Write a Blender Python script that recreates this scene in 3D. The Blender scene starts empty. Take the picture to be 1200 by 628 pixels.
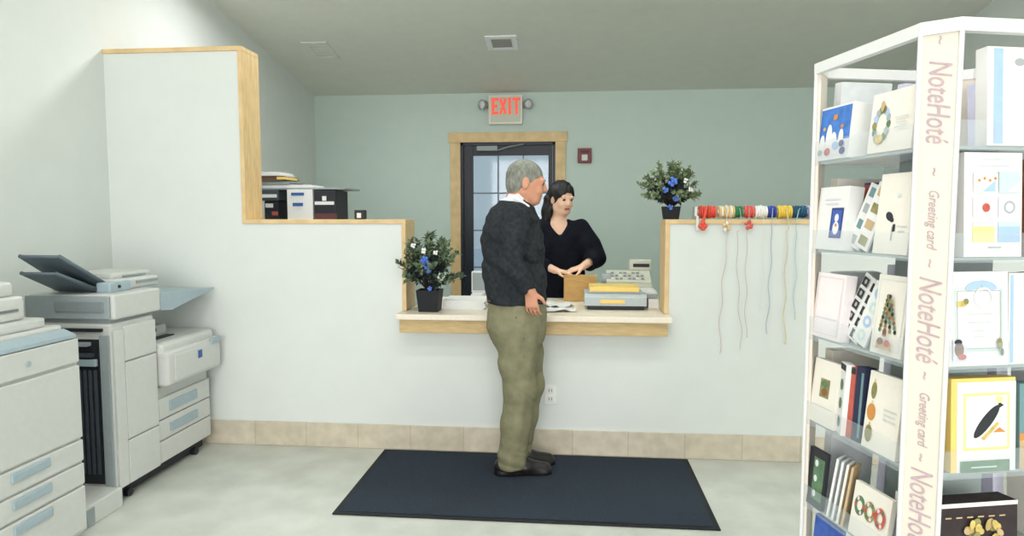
import bpy, bmesh, math, random
import numpy as np
from mathutils import Vector, Matrix, Euler
PI = math.pi
S = bpy.context.scene
COL = S.collection
R = math.radians

# ------------------------------------------------------------------ materials
def srgb(r, g, b):
    f = lambda c: (c/255/12.92) if c/255 <= .04045 else ((c/255+.055)/1.055)**2.4
    return (f(r), f(g), f(b), 1)

_m = {}
def mat(name, rgb, rough=.6, metal=0, var=.05, scale=30, bump=0, stretch=None, spec=.4, emit=None, alpha=1, detail=3):
    """principled material with a procedural colour variation"""
    if name in _m: return _m[name]
    m = bpy.data.materials.new(name); m.use_nodes = True
    nt = m.node_tree; p = nt.nodes['Principled BSDF']
    c = srgb(*rgb)
    p.inputs['Roughness'].default_value = rough; p.inputs['Metallic'].default_value = metal
    p.inputs['Specular IOR Level'].default_value = spec
    tc = nt.nodes.new('ShaderNodeTexCoord'); mp = nt.nodes.new('ShaderNodeMapping')
    if stretch: mp.inputs['Scale'].default_value = stretch
    n = nt.nodes.new('ShaderNodeTexNoise'); n.inputs['Scale'].default_value = scale; n.inputs['Detail'].default_value = detail
    r = nt.nodes.new('ShaderNodeValToRGB')
    r.color_ramp.elements[0].position = .3; r.color_ramp.elements[1].position = .7
    r.color_ramp.elements[0].color = tuple(max(0, x*(1-var)) for x in c[:3]) + (1,)
    r.color_ramp.elements[1].color = tuple(min(1, x*(1+var)) for x in c[:3]) + (1,)
    nt.links.new(tc.outputs['Object'], mp.inputs['Vector']); nt.links.new(mp.outputs['Vector'], n.inputs['Vector'])
    nt.links.new(n.outputs['Fac'], r.inputs['Fac']); nt.links.new(r.outputs['Color'], p.inputs['Base Color'])
    if bump:
        b = nt.nodes.new('ShaderNodeBump'); b.inputs['Strength'].default_value = bump; b.inputs['Distance'].default_value = .004
        nt.links.new(n.outputs['Fac'], b.inputs['Height']); nt.links.new(b.outputs['Normal'], p.inputs['Normal'])
    if emit:
        p.inputs['Emission Color'].default_value = c; p.inputs['Emission Strength'].default_value = emit
    if alpha < 1: p.inputs['Alpha'].default_value = alpha
    _m[name] = m
    return m

M = {}
M['wall'] = mat('painted_wall', (221, 226, 222), .75, var=.015, scale=6, bump=.04)
M['ceil'] = mat('painted_ceiling', (222, 225, 214), .85, var=.02, scale=8)
M['oak'] = mat('oak_trim', (222, 192, 142), .45, var=.12, scale=9, stretch=(1.2, 6, 1.2))
M['oak_dark'] = mat('oak_apron', (196, 170, 122), .5, var=.12, scale=12, stretch=(1, 4, 6))
M['laminate'] = mat('counter_laminate', (236, 226, 208), .35, var=.03, scale=60)
M['wall_dim'] = mat('wall_paint_dim_tint', (203, 219, 211), .75, var=.015, scale=6, bump=.04)  # wall paint tinted darker and greener to imitate the back room's dim light
M['white'] = mat('white_plastic', (222, 223, 220), .4, var=.015)
M['card_white'] = mat('card_white', (232, 232, 229), .6, var=.012)
M['cream'] = mat('card_cream', (237, 232, 220), .6, var=.015)
M['copier'] = mat('copier_putty', (204, 206, 202), .45, var=.02)
M['copier_gray'] = mat('copier_gray', (150, 160, 162), .5, var=.03)
M['copier_blue'] = mat('copier_blue_gray', (160, 178, 186), .4, var=.04)
M['tray_dark'] = mat('feeder_tray_gray', (92, 106, 114), .45, var=.04)
M['dark'] = mat('dark_plastic', (30, 34, 40), .5, var=.08)
M['dark_slat'] = mat('slat_gray', (64, 72, 80), .5, var=.08)
M['seam'] = mat('seam_gray', (120, 124, 122), .6)
M['blue'] = mat('label_blue', (60, 96, 160), .4)
M['mat'] = mat('floor_mat_pile', (52, 60, 70), .95, var=.25, scale=160, bump=.5, spec=.1, detail=5)
M['mat_edge'] = mat('floor_mat_rubber', (18, 22, 28), .7)
M['chrome'] = mat('bright_metal', (200, 205, 205), .25, metal=.9)
M['metal_dark'] = mat('door_dark_metal', (24, 30, 42), .4, var=.08)
M['post'] = mat('post_cream', (218, 209, 195), .5, var=.015)
M['acrylic'] = mat('clear_acrylic', (215, 228, 232), .08, alpha=.13, var=.01)
M['shelf'] = mat('frosted_acrylic', (186, 198, 198), .2, alpha=.7, var=.02)
M['core'] = mat('spinner_core_gray', (176, 188, 186), .5, var=.03)
M['mauve'] = mat('faded_mauve_ink', (180, 158, 164), .7, var=.1, scale=80)
M['sweater'] = mat('charcoal_knit', (46, 50, 54), .95, var=.3, scale=45, bump=.25, spec=.12)
M['khaki'] = mat('olive_khaki_cotton', (130, 128, 102), .85, var=.12, scale=25, bump=.15, spec=.15)
M['shirt'] = mat('white_shirt', (236, 240, 244), .7, var=.02)
M['skin_m'] = mat('ruddy_skin', (206, 148, 120), .55, var=.06, scale=20)
M['skin_w'] = mat('fair_skin', (232, 190, 164), .5, var=.04, scale=20)
M['hair_g'] = mat('gray_hair', (128, 130, 120), .7, var=.35, scale=60, stretch=(1, 1, .35), bump=.5)
M['hair_d'] = mat('black_hair', (15, 14, 18), .5, var=.35, scale=50, stretch=(1, 1, .3), bump=.5)
M['black_knit'] = mat('black_knit', (18, 20, 30), .9, var=.25, scale=50, bump=.2, spec=.15)
M['leather'] = mat('black_leather', (26, 22, 24), .35, var=.1)
M['lips'] = mat('lip_red', (168, 104, 98), .5)
M['eye'] = mat('eye_dark', (32, 24, 22), .3)
M['brown'] = mat('cardboard', (196, 156, 96), .7, var=.08, scale=18, stretch=(1, 1, 5))
M['yellow'] = mat('manila_yellow', (238, 206, 116), .5, var=.03)
M['scale_gray'] = mat('scale_gray', (176, 186, 190), .4, var=.03)
M['register'] = mat('register_beige', (206, 206, 190), .45, var=.03)
M['pot'] = mat('dark_pot', (14, 16, 24), .6, var=.15)
M['leaf'] = mat('leaf_green', (84, 104, 84), .55, var=.5, scale=14)
M['leaf2'] = mat('leaf_olive', (120, 136, 100), .55, var=.4, scale=14)
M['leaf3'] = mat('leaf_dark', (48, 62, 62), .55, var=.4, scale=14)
M['stem'] = mat('stem_brown', (70, 58, 44), .7, var=.2)
M['orn_blue'] = mat('ornament_blue', (84, 120, 206), .25, var=.1)
M['alarm'] = mat('alarm_maroon', (120, 48, 46), .4)
M['exit_red'] = mat('exit_red', (240, 92, 72), .5, emit=.5)
M['exit_panel'] = mat('exit_panel', (206, 210, 192), .5, var=.02)
M['vent'] = mat('vent_white', (244, 246, 248), .5)
M['vent_in'] = mat('vent_gray', (186, 188, 180), .6)
M['plate'] = mat('outlet_plate', (232, 234, 230), .4)

def tile_mat(name, c1, c2, mortar, w, h, msize, rough, axis=None, noise=4):
    m = bpy.data.materials.new(name); m.use_nodes = True; nt = m.node_tree; p = nt.nodes['Principled BSDF']
    p.inputs['Roughness'].default_value = rough
    tc = nt.nodes.new('ShaderNodeTexCoord'); mp = nt.nodes.new('ShaderNodeMapping')
    if axis == 'xz': mp.inputs['Rotation'].default_value = (R(90), 0, 0)
    b = nt.nodes.new('ShaderNodeTexBrick'); b.offset = 0; b.inputs['Scale'].default_value = 1
    b.inputs['Brick Width'].default_value = w; b.inputs['Row Height'].default_value = h; b.inputs['Mortar Size'].default_value = msize
    b.inputs['Color1'].default_value = srgb(*c1); b.inputs['Color2'].default_value = srgb(*c2); b.inputs['Mortar'].default_value = srgb(*mortar)
    n = nt.nodes.new('ShaderNodeTexNoise'); n.inputs['Scale'].default_value = noise; n.inputs['Detail'].default_value = 8
    r = nt.nodes.new('ShaderNodeValToRGB'); r.color_ramp.elements[0].position = .35; r.color_ramp.elements[1].position = .7
    r.color_ramp.elements[0].color = (.86, .86, .84, 1); r.color_ramp.elements[1].color = (1.06, 1.05, 1.04, 1)
    x = nt.nodes.new('ShaderNodeMix'); x.data_type = 'RGBA'; x.blend_type = 'MULTIPLY'; x.inputs[0].default_value = 1
    nt.links.new(tc.outputs['Object'], mp.inputs[0]); nt.links.new(mp.outputs[0], b.inputs['Vector']); nt.links.new(tc.outputs['Object'], n.inputs['Vector'])
    nt.links.new(n.outputs['Fac'], r.inputs[0]); nt.links.new(b.outputs['Color'], x.inputs[6]); nt.links.new(r.outputs[0], x.inputs[7])
    nt.links.new(x.outputs[2], p.inputs['Base Color'])
    return m
M['floor'] = tile_mat('pale_vinyl_floor', (205, 209, 202), (203, 207, 200), (200, 204, 197), .6, .6, .002, .35, noise=5)
M['tile_base'] = tile_mat('tan_tile_base', (213, 204, 186), (206, 197, 177), (188, 180, 164), .33, 2.0, .003, .4, axis='xz', noise=14)

gm = bpy.data.materials.new('door_glass'); gm.use_nodes = True
_nt = gm.node_tree; _nt.nodes.clear()
_o = _nt.nodes.new('ShaderNodeOutputMaterial'); _t = _nt.nodes.new('ShaderNodeBsdfTransparent'); _g = _nt.nodes.new('ShaderNodeBsdfGlossy')
_g.inputs['Roughness'].default_value = .05; _x = _nt.nodes.new('ShaderNodeMixShader'); _x.inputs[0].default_value = .03
_t.inputs[0].default_value = (.94, .97, 1, 1)
_nt.links.new(_t.outputs[0], _x.inputs[1]); _nt.links.new(_g.outputs[0], _x.inputs[2]); _nt.links.new(_x.outputs[0], _o.inputs[0])
M['glass'] = gm

# ------------------------------------------------------------------ mesh builder
class MB:
    def __init__(s): s.v = []; s.f = []; s.mi = []; s.sm = []; s.mats = []; s.M = None
    def _m(s, m):
        if m not in s.mats: s.mats.append(m)
        return s.mats.index(m)
    def add(s, vs, fs, m, smooth=False):
        o = len(s.v); k = s._m(m)
        for v in vs:
            v = Vector(v)
            s.v.append(s.M @ v if s.M is not None else v)
        for f in fs: s.f.append([o+i for i in f]); s.mi.append(k); s.sm.append(smooth)
    def addbm(s, bm, m, smooth=False):
        bm.verts.index_update()
        s.add([v.co.copy() for v in bm.verts], [[v.index for v in f.verts] for f in bm.faces], m, smooth); bm.free()
    def box(s, x0, x1, y0, y1, z0, z1, m, bev=0, rot=None, seg=2):
        bm = bmesh.new(); bmesh.ops.create_cube(bm, size=1)
        for v in bm.verts: v.co = Vector((v.co.x*(x1-x0), v.co.y*(y1-y0), v.co.z*(z1-z0)))
        if bev: bmesh.ops.bevel(bm, geom=bm.edges[:], offset=min(bev, .49*min(abs(x1-x0), abs(y1-y0), abs(z1-z0))), segments=seg, affect='EDGES', profile=.6)
        c = Vector(((x0+x1)/2, (y0+y1)/2, (z0+z1)/2))
        for v in bm.verts: v.co = (rot @ v.co if rot is not None else v.co) + c
        s.addbm(bm, m)
    def cyl(s, p0, p1, r0, r1, m, seg=16, smooth=True):
        p0 = Vector(p0); p1 = Vector(p1); d = (p1-p0).normalized()
        a = d.orthogonal().normalized(); b = d.cross(a)
        vs = []
        for i in range(seg):
            t = 2*PI*i/seg; n = a*math.cos(t)+b*math.sin(t); vs += [p0+n*r0, p1+n*r1]
        s.add(vs, [[2*i, 2*((i+1) % seg), 2*((i+1) % seg)+1, 2*i+1] for i in range(seg)], m, smooth)
        s.add(vs[0::2], [list(range(seg))[::-1]], m); s.add(vs[1::2], [list(range(seg))], m)
    def lathe(s, prof, m, c=(0, 0, 0), seg=20, axis=None):
        c = Vector(c); q = Vector((0, 0, 1)).rotation_difference(Vector(axis)) if axis else None
        vs = []
        for r, z in prof:
            for i in range(seg):
                t = 2*PI*i/seg; p = Vector((r*math.cos(t), r*math.sin(t), z)); vs.append(c + (q @ p if q else p))
        fs = []
        for k in range(len(prof)-1):
            for i in range(seg):
                j = (i+1) % seg; fs.append([k*seg+i, k*seg+j, (k+1)*seg+j, (k+1)*seg+i])
        s.add(vs, fs, m, True)
        s.add(vs[:seg], [list(range(seg))[::-1]], m); s.add(vs[-seg:], [list(range(seg))], m)
    def prism(s, poly, axis, a0, a1, m):
        mk = {'x': lambda p, a: (a, p[0], p[1]), 'y': lambda p, a: (p[0], a, p[1]), 'z': lambda p, a: (p[0], p[1], a)}[axis]
        bm = bmesh.new(); n = len(poly)
        A = [bm.verts.new(mk(p, a0)) for p in poly]; B = [bm.verts.new(mk(p, a1)) for p in poly]
        bm.faces.new(A); bm.faces.new(B[::-1])
        for i in range(n): bm.faces.new([A[(i+1) % n], A[i], B[i], B[(i+1) % n]])
        bmesh.ops.recalc_face_normals(bm, faces=bm.faces[:])
        s.addbm(bm, m)
    def tube(s, pts, r, m, seg=6):
        pts = [Vector(p) for p in pts]; n = len(pts); vs = []
        rr = r if isinstance(r, (list, tuple)) else [r]*n
        ref = None
        for i, p in enumerate(pts):
            d = (pts[min(i+1, n-1)]-pts[max(i-1, 0)]).normalized()
            a = d.orthogonal().normalized() if ref is None else (ref - d*ref.dot(d)).normalized()
            ref = a; b = d.cross(a)
            for k in range(seg):
                t = 2*PI*k/seg; vs.append(p+(a*math.cos(t)+b*math.sin(t))*rr[i])
        fs = [[i*seg+k, i*seg+(k+1) % seg, (i+1)*seg+(k+1) % seg, (i+1)*seg+k] for i in range(n-1) for k in range(seg)]
        fs += [list(range(seg))[::-1], [(n-1)*seg+k for k in range(seg)]]
        s.add(vs, fs, m, True)
    def ball(s, c, r, m, seg=14, rings=9):
        r = (r, r, r) if not isinstance(r, (list, tuple)) else r
        bm = bmesh.new(); bmesh.ops.create_uvsphere(bm, u_segments=seg, v_segments=rings, radius=1)
        for v in bm.verts: v.co = Vector((v.co.x*r[0]+c[0], v.co.y*r[1]+c[1], v.co.z*r[2]+c[2]))
        s.addbm(bm, m, True)
    def build(s, name, parent=None, loc=None):
        """vertices are in world metres; they are stored relative to the parent thing's base (or loc)"""
        off = Vector((0, 0, 0))
        if parent is not None:
            r = parent
            while r.parent: r = r.parent
            off = r.location.copy() if not r.get('_local') else off
        elif loc is not None: off = Vector(loc)
        me = bpy.data.meshes.new(name)
        me.from_pydata([v-off for v in s.v], [], s.f)
        for m in s.mats: me.materials.append(m)
        me.polygons.foreach_set('material_index', s.mi); me.polygons.foreach_set('use_smooth', s.sm)
        me.update()
        o = bpy.data.objects.new(name, me); COL.objects.link(o)
        if parent is not None: o.parent = parent
        elif loc is not None: o.location = loc
        return o

def thing(name, label, cat, loc=(0, 0, 0), rotz=0, group=None):
    o = bpy.data.objects.new(name, None); COL.objects.link(o); o.empty_display_size = .1
    o.location = loc; o.rotation_euler = (0, 0, rotz)
    return tag(o, label, cat, group)
def tag(o, label, cat, group=None):
    o['label'] = label; o['category'] = cat
    if group: o['group'] = group
    return o
def struct(o): o['kind'] = 'structure'; return o

# ------------------------------------------------------------------ the room
XL, XR, YB, YF, YP, TP = -2.89, 3.2, 7.3, -5.0, 3.93, .2      # left, right, back, rear wall; partition front and thickness
def cz(y): return 2.775 + .18*(YB-y)                             # sloped ceiling height

b = MB(); b.box(XL-.1, XR+.1, YF-.1, YB+.1, -.1, 0, M['floor']); struct(b.build('floor'))
b = MB(); b.prism([(YF-.1, cz(YF-.1)), (YB+.1, cz(YB+.1)), (YB+.1, cz(YB+.1)+.12), (YF-.1, cz(YF-.1)+.12)], 'x', XL-.1, XR+.1, M['ceil']); struct(b.build('ceiling'))
for nm, x0, x1 in (('wall_left', XL-.1, XL), ('wall_right', XR, XR+.1)):
    b = MB(); b.prism([(YF-.1, 0), (YB+.1, 0), (YB+.1, cz(YB+.1)), (YF-.1, cz(YF-.1))], 'x', x0, x1, M['wall']); struct(b.build(nm))
b = MB(); b.box(XL, XR, YF-.1, YF, 0, cz(YF), M['wall']); struct(b.build('wall_front'))
DX0, DX1, DZ = -1.245, -.205, 2.245                              # door opening in the back wall
b = MB(); b.box(XL, DX0, YB, YB+.1, 0, cz(YB), M['wall_dim']); b.box(DX1, XR, YB, YB+.1, 0, cz(YB), M['wall_dim']); b.box(DX0, DX1, YB, YB+.1, DZ, cz(YB), M['wall_dim'])
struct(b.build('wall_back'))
# partition with a tall left section, a half-height run and the counter opening
TX, OL, OR_, HZ, TZ, CZ = -2.025, -1.03, .553, 1.385, 2.425, .82
b = MB()
b.box(XL, TX, YP, YP+TP, 0, TZ, M['wall'])
b.box(TX, OL, YP, YP+TP, 0, HZ, M['wall'])
b.box(OL, OR_, YP, YP+TP, 0, CZ, M['wall'])
b.box(OR_, XR, YP, YP+TP, 0, HZ, M['wall'])
struct(b.build('wall_partition'))
c0, c1 = YP-.012, YP+TP+.012
def trim(n, *bx):
    b = MB()
    for q in bx: b.box(*q, M['oak'], .003)
    struct(b.build('trim_%d' % n))
trim(1, (XL, TX+.025, c0, c1, TZ, TZ+.027))
trim(2, (TX, TX+.025, c0, c1, HZ+.026, TZ))
trim(3, (TX, OL+.026, c0, c1, HZ, HZ+.026))
trim(4, (OL, OL+.026, c0, c1, .86, HZ))
trim(5, (OR_-.026, OR_, c0, c1, .86, HZ))
trim(6, (OR_-.026, XR, c0, c1, HZ, HZ+.026))
b = MB(); b.box(XL, XR, YP-.011, YP, 0, .152, M['tile_base'], .003); struct(b.build('baseboard_partition'))

# back door
d = bpy.data.objects.new('door_1', None); COL.objects.link(d); d.location = ((DX0+DX1)/2, YB, 0); struct(d)
b = MB(); w = .112
b.box(DX0-w, DX0, YB-.022, YB, 0, DZ, M['oak'], .004); b.box(DX1, DX1+w, YB-.022, YB, 0, DZ, M['oak'], .004)
b.box(DX0-w-.02, DX1+w+.02, YB-.026, YB, DZ, DZ+.108, M['oak'], .004); b.build('door_casing', d)
b = MB(); b.box(DX0, DX0+.03, YB-.005, YB+.1, 0, DZ, M['metal_dark']); b.box(DX1-.03, DX1, YB-.005, YB+.1, 0, DZ, M['metal_dark']); b.box(DX0, DX1, YB-.005, YB+.1, DZ-.03, DZ, M['metal_dark']); b.build('door_frame', d)
x0, x1, y0, y1 = DX0+.034, DX1-.034, YB+.02, YB+.065
gx0, gx1, gz0, gz1 = DX0+.135, DX1-.075, .32, 2.105
b = MB(); b.box(x0, gx0, y0, y1, .01, DZ-.034, M['metal_dark'], .003); b.box(gx1, x1, y0, y1, .01, DZ-.034, M['metal_dark'], .003)
b.box(gx0, gx1, y0, y1, gz1, DZ-.034, M['metal_dark'], .003); b.box(gx0, gx1, y0, y1, .01, gz0, M['metal_dark'], .003)
leafd = b.build('door_panel', d)
b = MB(); b.box(gx0, gx1, YB+.04, YB+.046, gz0, gz1, M['glass']); b.build('pane', leafd)
b = MB()
grid = mat('muntin_gray', (120, 130, 142), .5)
for k in (1, 2): xx = gx0+(gx1-gx0)*k/3; b.box(xx-.008, xx+.008, YB+.032, YB+.054, gz0, gz1, grid)
for k in range(1, 5): zz = gz1-.41*k; b.box(gx0, gx1, YB+.033, YB+.053, zz-.008, zz+.008, grid)
b.build('muntin_grid', leafd)
b = MB(); b.box(-1.06, -.83, YB-.05, YB+.02, 2.15, 2.205, M['copier_gray'], .008); b.tube([(-.86, YB-.03, 2.15), (-.7, YB-.06, 2.19), (-.55, YB-.02, 2.22)], .008, M['copier_gray']); b.build('door_closer', d)
b = MB(); b.cyl((-.29, YB-.03, 1.02), (-.41, YB-.03, 1.02), .011, .011, M['chrome']); b.cyl((-.28, YB-.035, 1.02), (-.28, YB+.02, 1.02), .026, .026, M['chrome']); b.build('door_handle', d)
# snowy ground outside the door
b = MB(); b.box(-9, 9, YB+.2, YB+24, -.25, -.02, mat('snow_ground', (226, 232, 240), .9, var=.03, scale=2)); struct(b.build('ground_outside'))

# ------------------------------------------------------------------ counter
b = MB(); CT = .86
co = thing('service_counter', 'cream laminate service counter with oak apron set in the partition opening', 'counter', (-.24, 3.9, .82))
b = MB(); b.box(OL-.004, OR_+.004, 3.775, YP-.013, CT-.034, CT, M['laminate'], .006); b.box(OL+.028, OR_-.028, YP-.02, 4.66, CT-.034, CT, M['laminate'], .004); b.build('countertop', co)
b = MB(); b.box(OL+.012, OR_-.018, 3.80, YP-.001, CT-.113, CT-.035, M['oak_dark'], .004); b.build('apron', co)
b = MB(); b.box(OL+.06, OL+.1, YP+TP+.01, 4.6, .001, CT-.035, M['white']); b.box(OR_-.1, OR_-.06, YP+TP+.01, 4.6, .001, CT-.035, M['white']); b.box(OL+.06, OR_-.06, 4.14, 4.17, .001, CT-.035, M['white']); b.build('support_panel', co)

# ------------------------------------------------------------------ floor mat, outlet, alarm, vents, exit sign
b = MB(); b.box(-1.145, .675, 3.0, 3.895, .001, .008, M['mat_edge'], .003); b.box(-1.12, .65, 3.025, 3.87, .0082, .0115, M['mat'], .002)
tag(b.build('floor_mat', loc=(-.235, 3.45, 0)), 'large dark navy floor mat lying in front of the counter', 'mat')
ot = thing('wall_outlet', 'white electrical outlet plate low on the partition under the counter', 'outlet', (-.133, YP, .364))
b = MB(); b.box(-.168, -.098, YP-.007, YP-.0005, .306, .422, M['plate'], .003); b.build('cover_plate', ot)
for z in (.338, .39):
    b = MB(); b.box(-.15, -.116, YP-.010, YP-.007, z-.017, z+.017, M['white'], .004); b.box(-.142, -.139, YP-.0108, YP-.01, z-.006, z+.008, M['dark']); b.box(-.127, -.124, YP-.0108, YP-.01, z-.006, z+.008, M['dark']); b.build('socket', ot)
al = thing('fire_alarm', 'small maroon fire alarm box on the back wall right of the door', 'fire alarm', (.11, YB, 2.09))
b = MB(); b.box(.036, .184, YB-.045, YB-.0005, 2.012, 2.17, M['alarm'], .008); b.build('housing', al)
b = MB(); b.box(.078, .142, YB-.06, YB-.045, 2.035, 2.10, M['white'], .008); b.build('strobe_lens', al)
b = MB(); b.box(.06, .16, YB-.05, YB-.045, 2.118, 2.145, mat('alarm_dark', (70, 28, 30), .5), .002); b.build('horn_grille', al)
def vent(x0, x1, y0, y1, label, faint=False):
    yc = (y0+y1)/2; zc = cz(yc)-.001
    t = thing('ceiling_vent', label, 'vent', ((x0+x1)/2, yc, zc)); t['_local'] = 1
    t.rotation_euler = (-math.atan(.18), 0, 0)
    W, D = (x1-x0)/2, (y1-y0)/2*1.016
    fm = M['vent'] if not faint else M['ceil']
    b = MB()
    b.box(-W, W, -D, -D+.05, -.012, 0, fm, .003); b.box(-W, W, D-.05, D, -.012, 0, fm, .003)
    b.box(-W, -W+.05, -D+.03, D-.03, -.012, 0, fm, .003); b.box(W-.05, W, -D+.03, D-.03, -.012, 0, fm, .003); b.build('frame', t)
    b = MB(); b.box(-W+.03, W-.03, -D+.03, D-.03, -.004, -.001, M['vent_in'] if not faint else M['ceil']); b.build('backing', t)
    b = MB(); n = 5
    for i in range(n):
        y = -D+.035+(2*D-.07)*(i+.5)/n; b.box(-W+.034, W-.034, y-.011, y+.011, -.0105, -.0085, M['vent_in'] if not faint else M['vent'], rot=Matrix.Rotation(R(25), 3, 'X'))
    b.build('louvers', t); del t['_local']
vent(-.795, -.515, 5.94, 6.22, 'white framed louvred ceiling vent above the exit sign')
vent(-2.48, -2.24, 5.97, 6.33, 'faint pale ceiling vent at far left of the back room', True)

def text_mesh(txt, size, mt, name, parent, M4, shear=0, extrude=.0006, spacing=1, align='CENTER', xs=1):
    cu = bpy.data.curves.new('t', 'FONT'); cu.body = txt; cu.size = size; cu.shear = shear; cu.extrude = extrude; cu.align_x = align; cu.align_y = 'CENTER'; cu.space_character = spacing
    o = bpy.data.objects.new('t', cu); COL.objects.link(o); bpy.context.view_layer.update()
    me = bpy.data.meshes.new_from_object(o.evaluated_get(bpy.context.evaluated_depsgraph_get()))
    bpy.data.objects.remove(o); bpy.data.curves.remove(cu)
    me.transform(Matrix.Diagonal((xs, 1, 1, 1))); me.transform(M4); me.name = name; me.materials.clear(); me.materials.append(mt)
    r = bpy.data.objects.new(name, me); COL.objects.link(r); r.parent = parent
    return r
ex = thing('exit_sign', 'lit exit sign with two emergency lamp heads above the back door', 'exit sign', (-.742, YB, 2.58))
b = MB(); b.box(-.925, -.56, YB-.06, YB-.0005, 2.432, 2.74, M['exit_panel'], .01); b.build('housing', ex)
b = MB()
b.box(-.925, -.56, YB-.066, YB-.06, 2.432, 2.452, M['cream']); b.box(-.925, -.56, YB-.066, YB-.06, 2.72, 2.74, M['cream']); b.box(-.925, -.905, YB-.066, YB-.06, 2.452, 2.72, M['cream']); b.box(-.58, -.56, YB-.066, YB-.06, 2.452, 2.72, M['cream']); b.build('face_frame', ex)
b = MB(); t = .03; z0, z1, ys, ye = 2.535, 2.71, YB-.064, YB-.06
x = -.892; E_ = lambda *q: b.box(q[0], q[1], ys, ye, q[2], q[3], M['exit_red'])
E_(x, x+t, z0, z1); E_(x+t, x+.072, z0, z0+t); E_(x+t, x+.072, z1-t, z1); E_(x+t, x+.062, (z0+z1-t)/2, (z0+z1+t)/2)
x += .083
for sgn in (1, -1):
    L_ = math.hypot(.066, z1-z0-.01); b.box(x+.04-t/2+.001, x+.04+t/2-.001, ys+.0002*sgn, ye, (z0+z1)/2-L_/2, (z0+z1)/2+L_/2, M['exit_red'], rot=Matrix.Rotation(sgn*math.atan2(.066, z1-z0), 3, 'Y'))
x += .098; E_(x, x+t, z0, z1)
x += .045; E_(x, x+.085, z1-t, z1); E_(x+.028, x+.058, z0, z1-t)
b.build('lettering', ex)
for sx in (-1, 1):
    xc = -.742+sx*.235
    b = MB(); b.cyl((-.742+sx*.18, YB-.03, 2.61), (xc-sx*.02, YB-.05, 2.63), .014, .014, M['copier_gray'])
    b.lathe([(.02, -.05), (.04, -.03), (.052, .01), (.055, .03)], M['copier_gray'], (xc, YB-.07, 2.64), axis=(sx*.55, -.8, -.1)); h = b.build('lamp_head', ex)
    dv = Vector((sx*.55, -.8, -.1)).normalized(); p = Vector((xc, YB-.07, 2.64))+dv*.026
    b = MB(); b.lathe([(.044, 0), (.03, .012), (.008, .016)], M['white'], p, axis=tuple(dv)); b.build('lens', h)

# ------------------------------------------------------------------ copiers
def ylouver(b, x0, x1, y, z0, z1, n, m, bev=.002):
    for i in range(n):
        xx = x0+(x1-x0)*(i+.5)/n; b.box(xx-(x1-x0)/n*.3, xx+(x1-x0)/n*.3, y-.012, y, z0, z1, m, bev)
cp = thing('photocopier', 'large beige photocopier with side paper box and raised dark feeder trays', 'photocopier', (-2.53, 3.3, 0))
b = MB(); b.box(-2.86, -2.228, 3.0, 3.325, .075, .908, M['copier'], .012); b.build('tower', cp)
for nm, y0, y1, z0, z1 in (('front_door', 3.075, 3.322, .708, .884), ('front_door', 3.075, 3.322, .312, .702), ('front_door', 3.075, 3.322, .085, .306), ('side_strip', 3.004, 3.071, .085, .872)):
    b = MB(); b.box(-2.23, -2.214, y0, y1, z0, z1, M['copier'], .006); b.build(nm, cp)
b = MB(); b.box(-2.47, -2.292, 2.993, 3.0, .11, .83, M['dark']); ylouver(b, -2.46, -2.30, 2.998, .16, .68, 6, M['dark_slat'])
b.box(-2.46, -2.30, 2.975, 2.995, .70, .735, M['copier_blue'], .004); b.box(-2.46, -2.315, 2.97, 2.995, .745, .765, M['dark_slat'], .003); b.box(-2.46, -2.33, 2.96, 2.995, .80, .818, M['copier_gray'], .003); b.build('sorter_recess', cp)
b = MB(); b.box(-2.288, -2.238, 2.99, 3.0, .09, .85, M['copier_gray'], .004); b.build('corner_post', cp)  # gray strip puts the shade of the tower's near side into the colour
b = MB(); b.box(-2.62, -2.27, 2.985, 3.001, .868, .884, M['dark'], .002); b.build('paper_slot', cp)
b = MB(); b.box(-2.8, -2.205, 2.735, 3.0, .0, .1, M['copier'], .008); b.box(-2.205, -2.2, 2.75, 2.80, .01, .085, M['copier_gray']); b.build('base_foot', cp)
b = MB(); b.box(-2.82, -2.27, 3.01, 3.82, .02, .076, M['dark'], .004); b.build('plinth', cp)
for cy in (3.12, 3.72):
    b = MB(); b.cyl((-2.28, cy, .022), (-2.25, cy, .022), .022, .022, M['dark']); b.build('caster', cp)
b = MB(); b.box(-2.86, -2.245, 3.33, 3.85, .075, .5, M['copier'], .01); b.build('drawer_cabinet', cp)
for z0, z1, hd in ((.325, .44, 1), (.21, .318, 1), (.085, .203, 0)):
    b = MB(); b.box(-2.248, -2.226, 3.338, 3.842, z0, z1, M['copier'], .006); dr = b.build('drawer', cp)
    if hd: b = MB(); b.box(-2.228, -2.219, 3.43, 3.70, z0+.028, z1-.03, M['copier_blue'], .012); b.build('drawer_handle', dr)
b = MB(); b.box(-2.84, -2.165, 3.34, 3.875, .508, .70, M['copier'], .025, seg=3); b.box(-2.84, -2.2, 3.342, 3.872, .66, .745, M['copier'], .035, seg=4); sb = b.build('paper_box', cp)
b = MB(); b.box(-2.168, -2.160, 3.40, 3.86, .53, .672, M['copier'], .004); b.build('front_cover', sb)
b = MB(); b.box(-2.163, -2.157, 3.62, 3.66, .61, .655, M['blue'], .001); b.build('badge', sb)
b = MB(); b.box(-2.172, -2.150, 3.755, 3.86, .665, .698, M['copier_blue'], .006); b.build('release_latch', sb)
b = MB(); b.box(-2.8, -2.4, 3.34, 3.7, .74, .80, M['copier'], .01); b.box(-2.41, -2.395, 3.36, 3.6, .765, .785, M['dark']); b.box(-2.35, -2.3, 3.36, 3.62, .744, .75, M['dark']); b.build('exit_shelf', cp)
b = MB(); b.box(-2.62, -2.24, 3.01, 3.32, .906, .93, M['copier_gray'], .004); b.build('neck', cp)
b = MB(); b.box(-2.655, -2.205, 3.0, 3.36, .926, 1.048, M['copier'], .012); sc = b.build('scanner_bed', cp)
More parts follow.
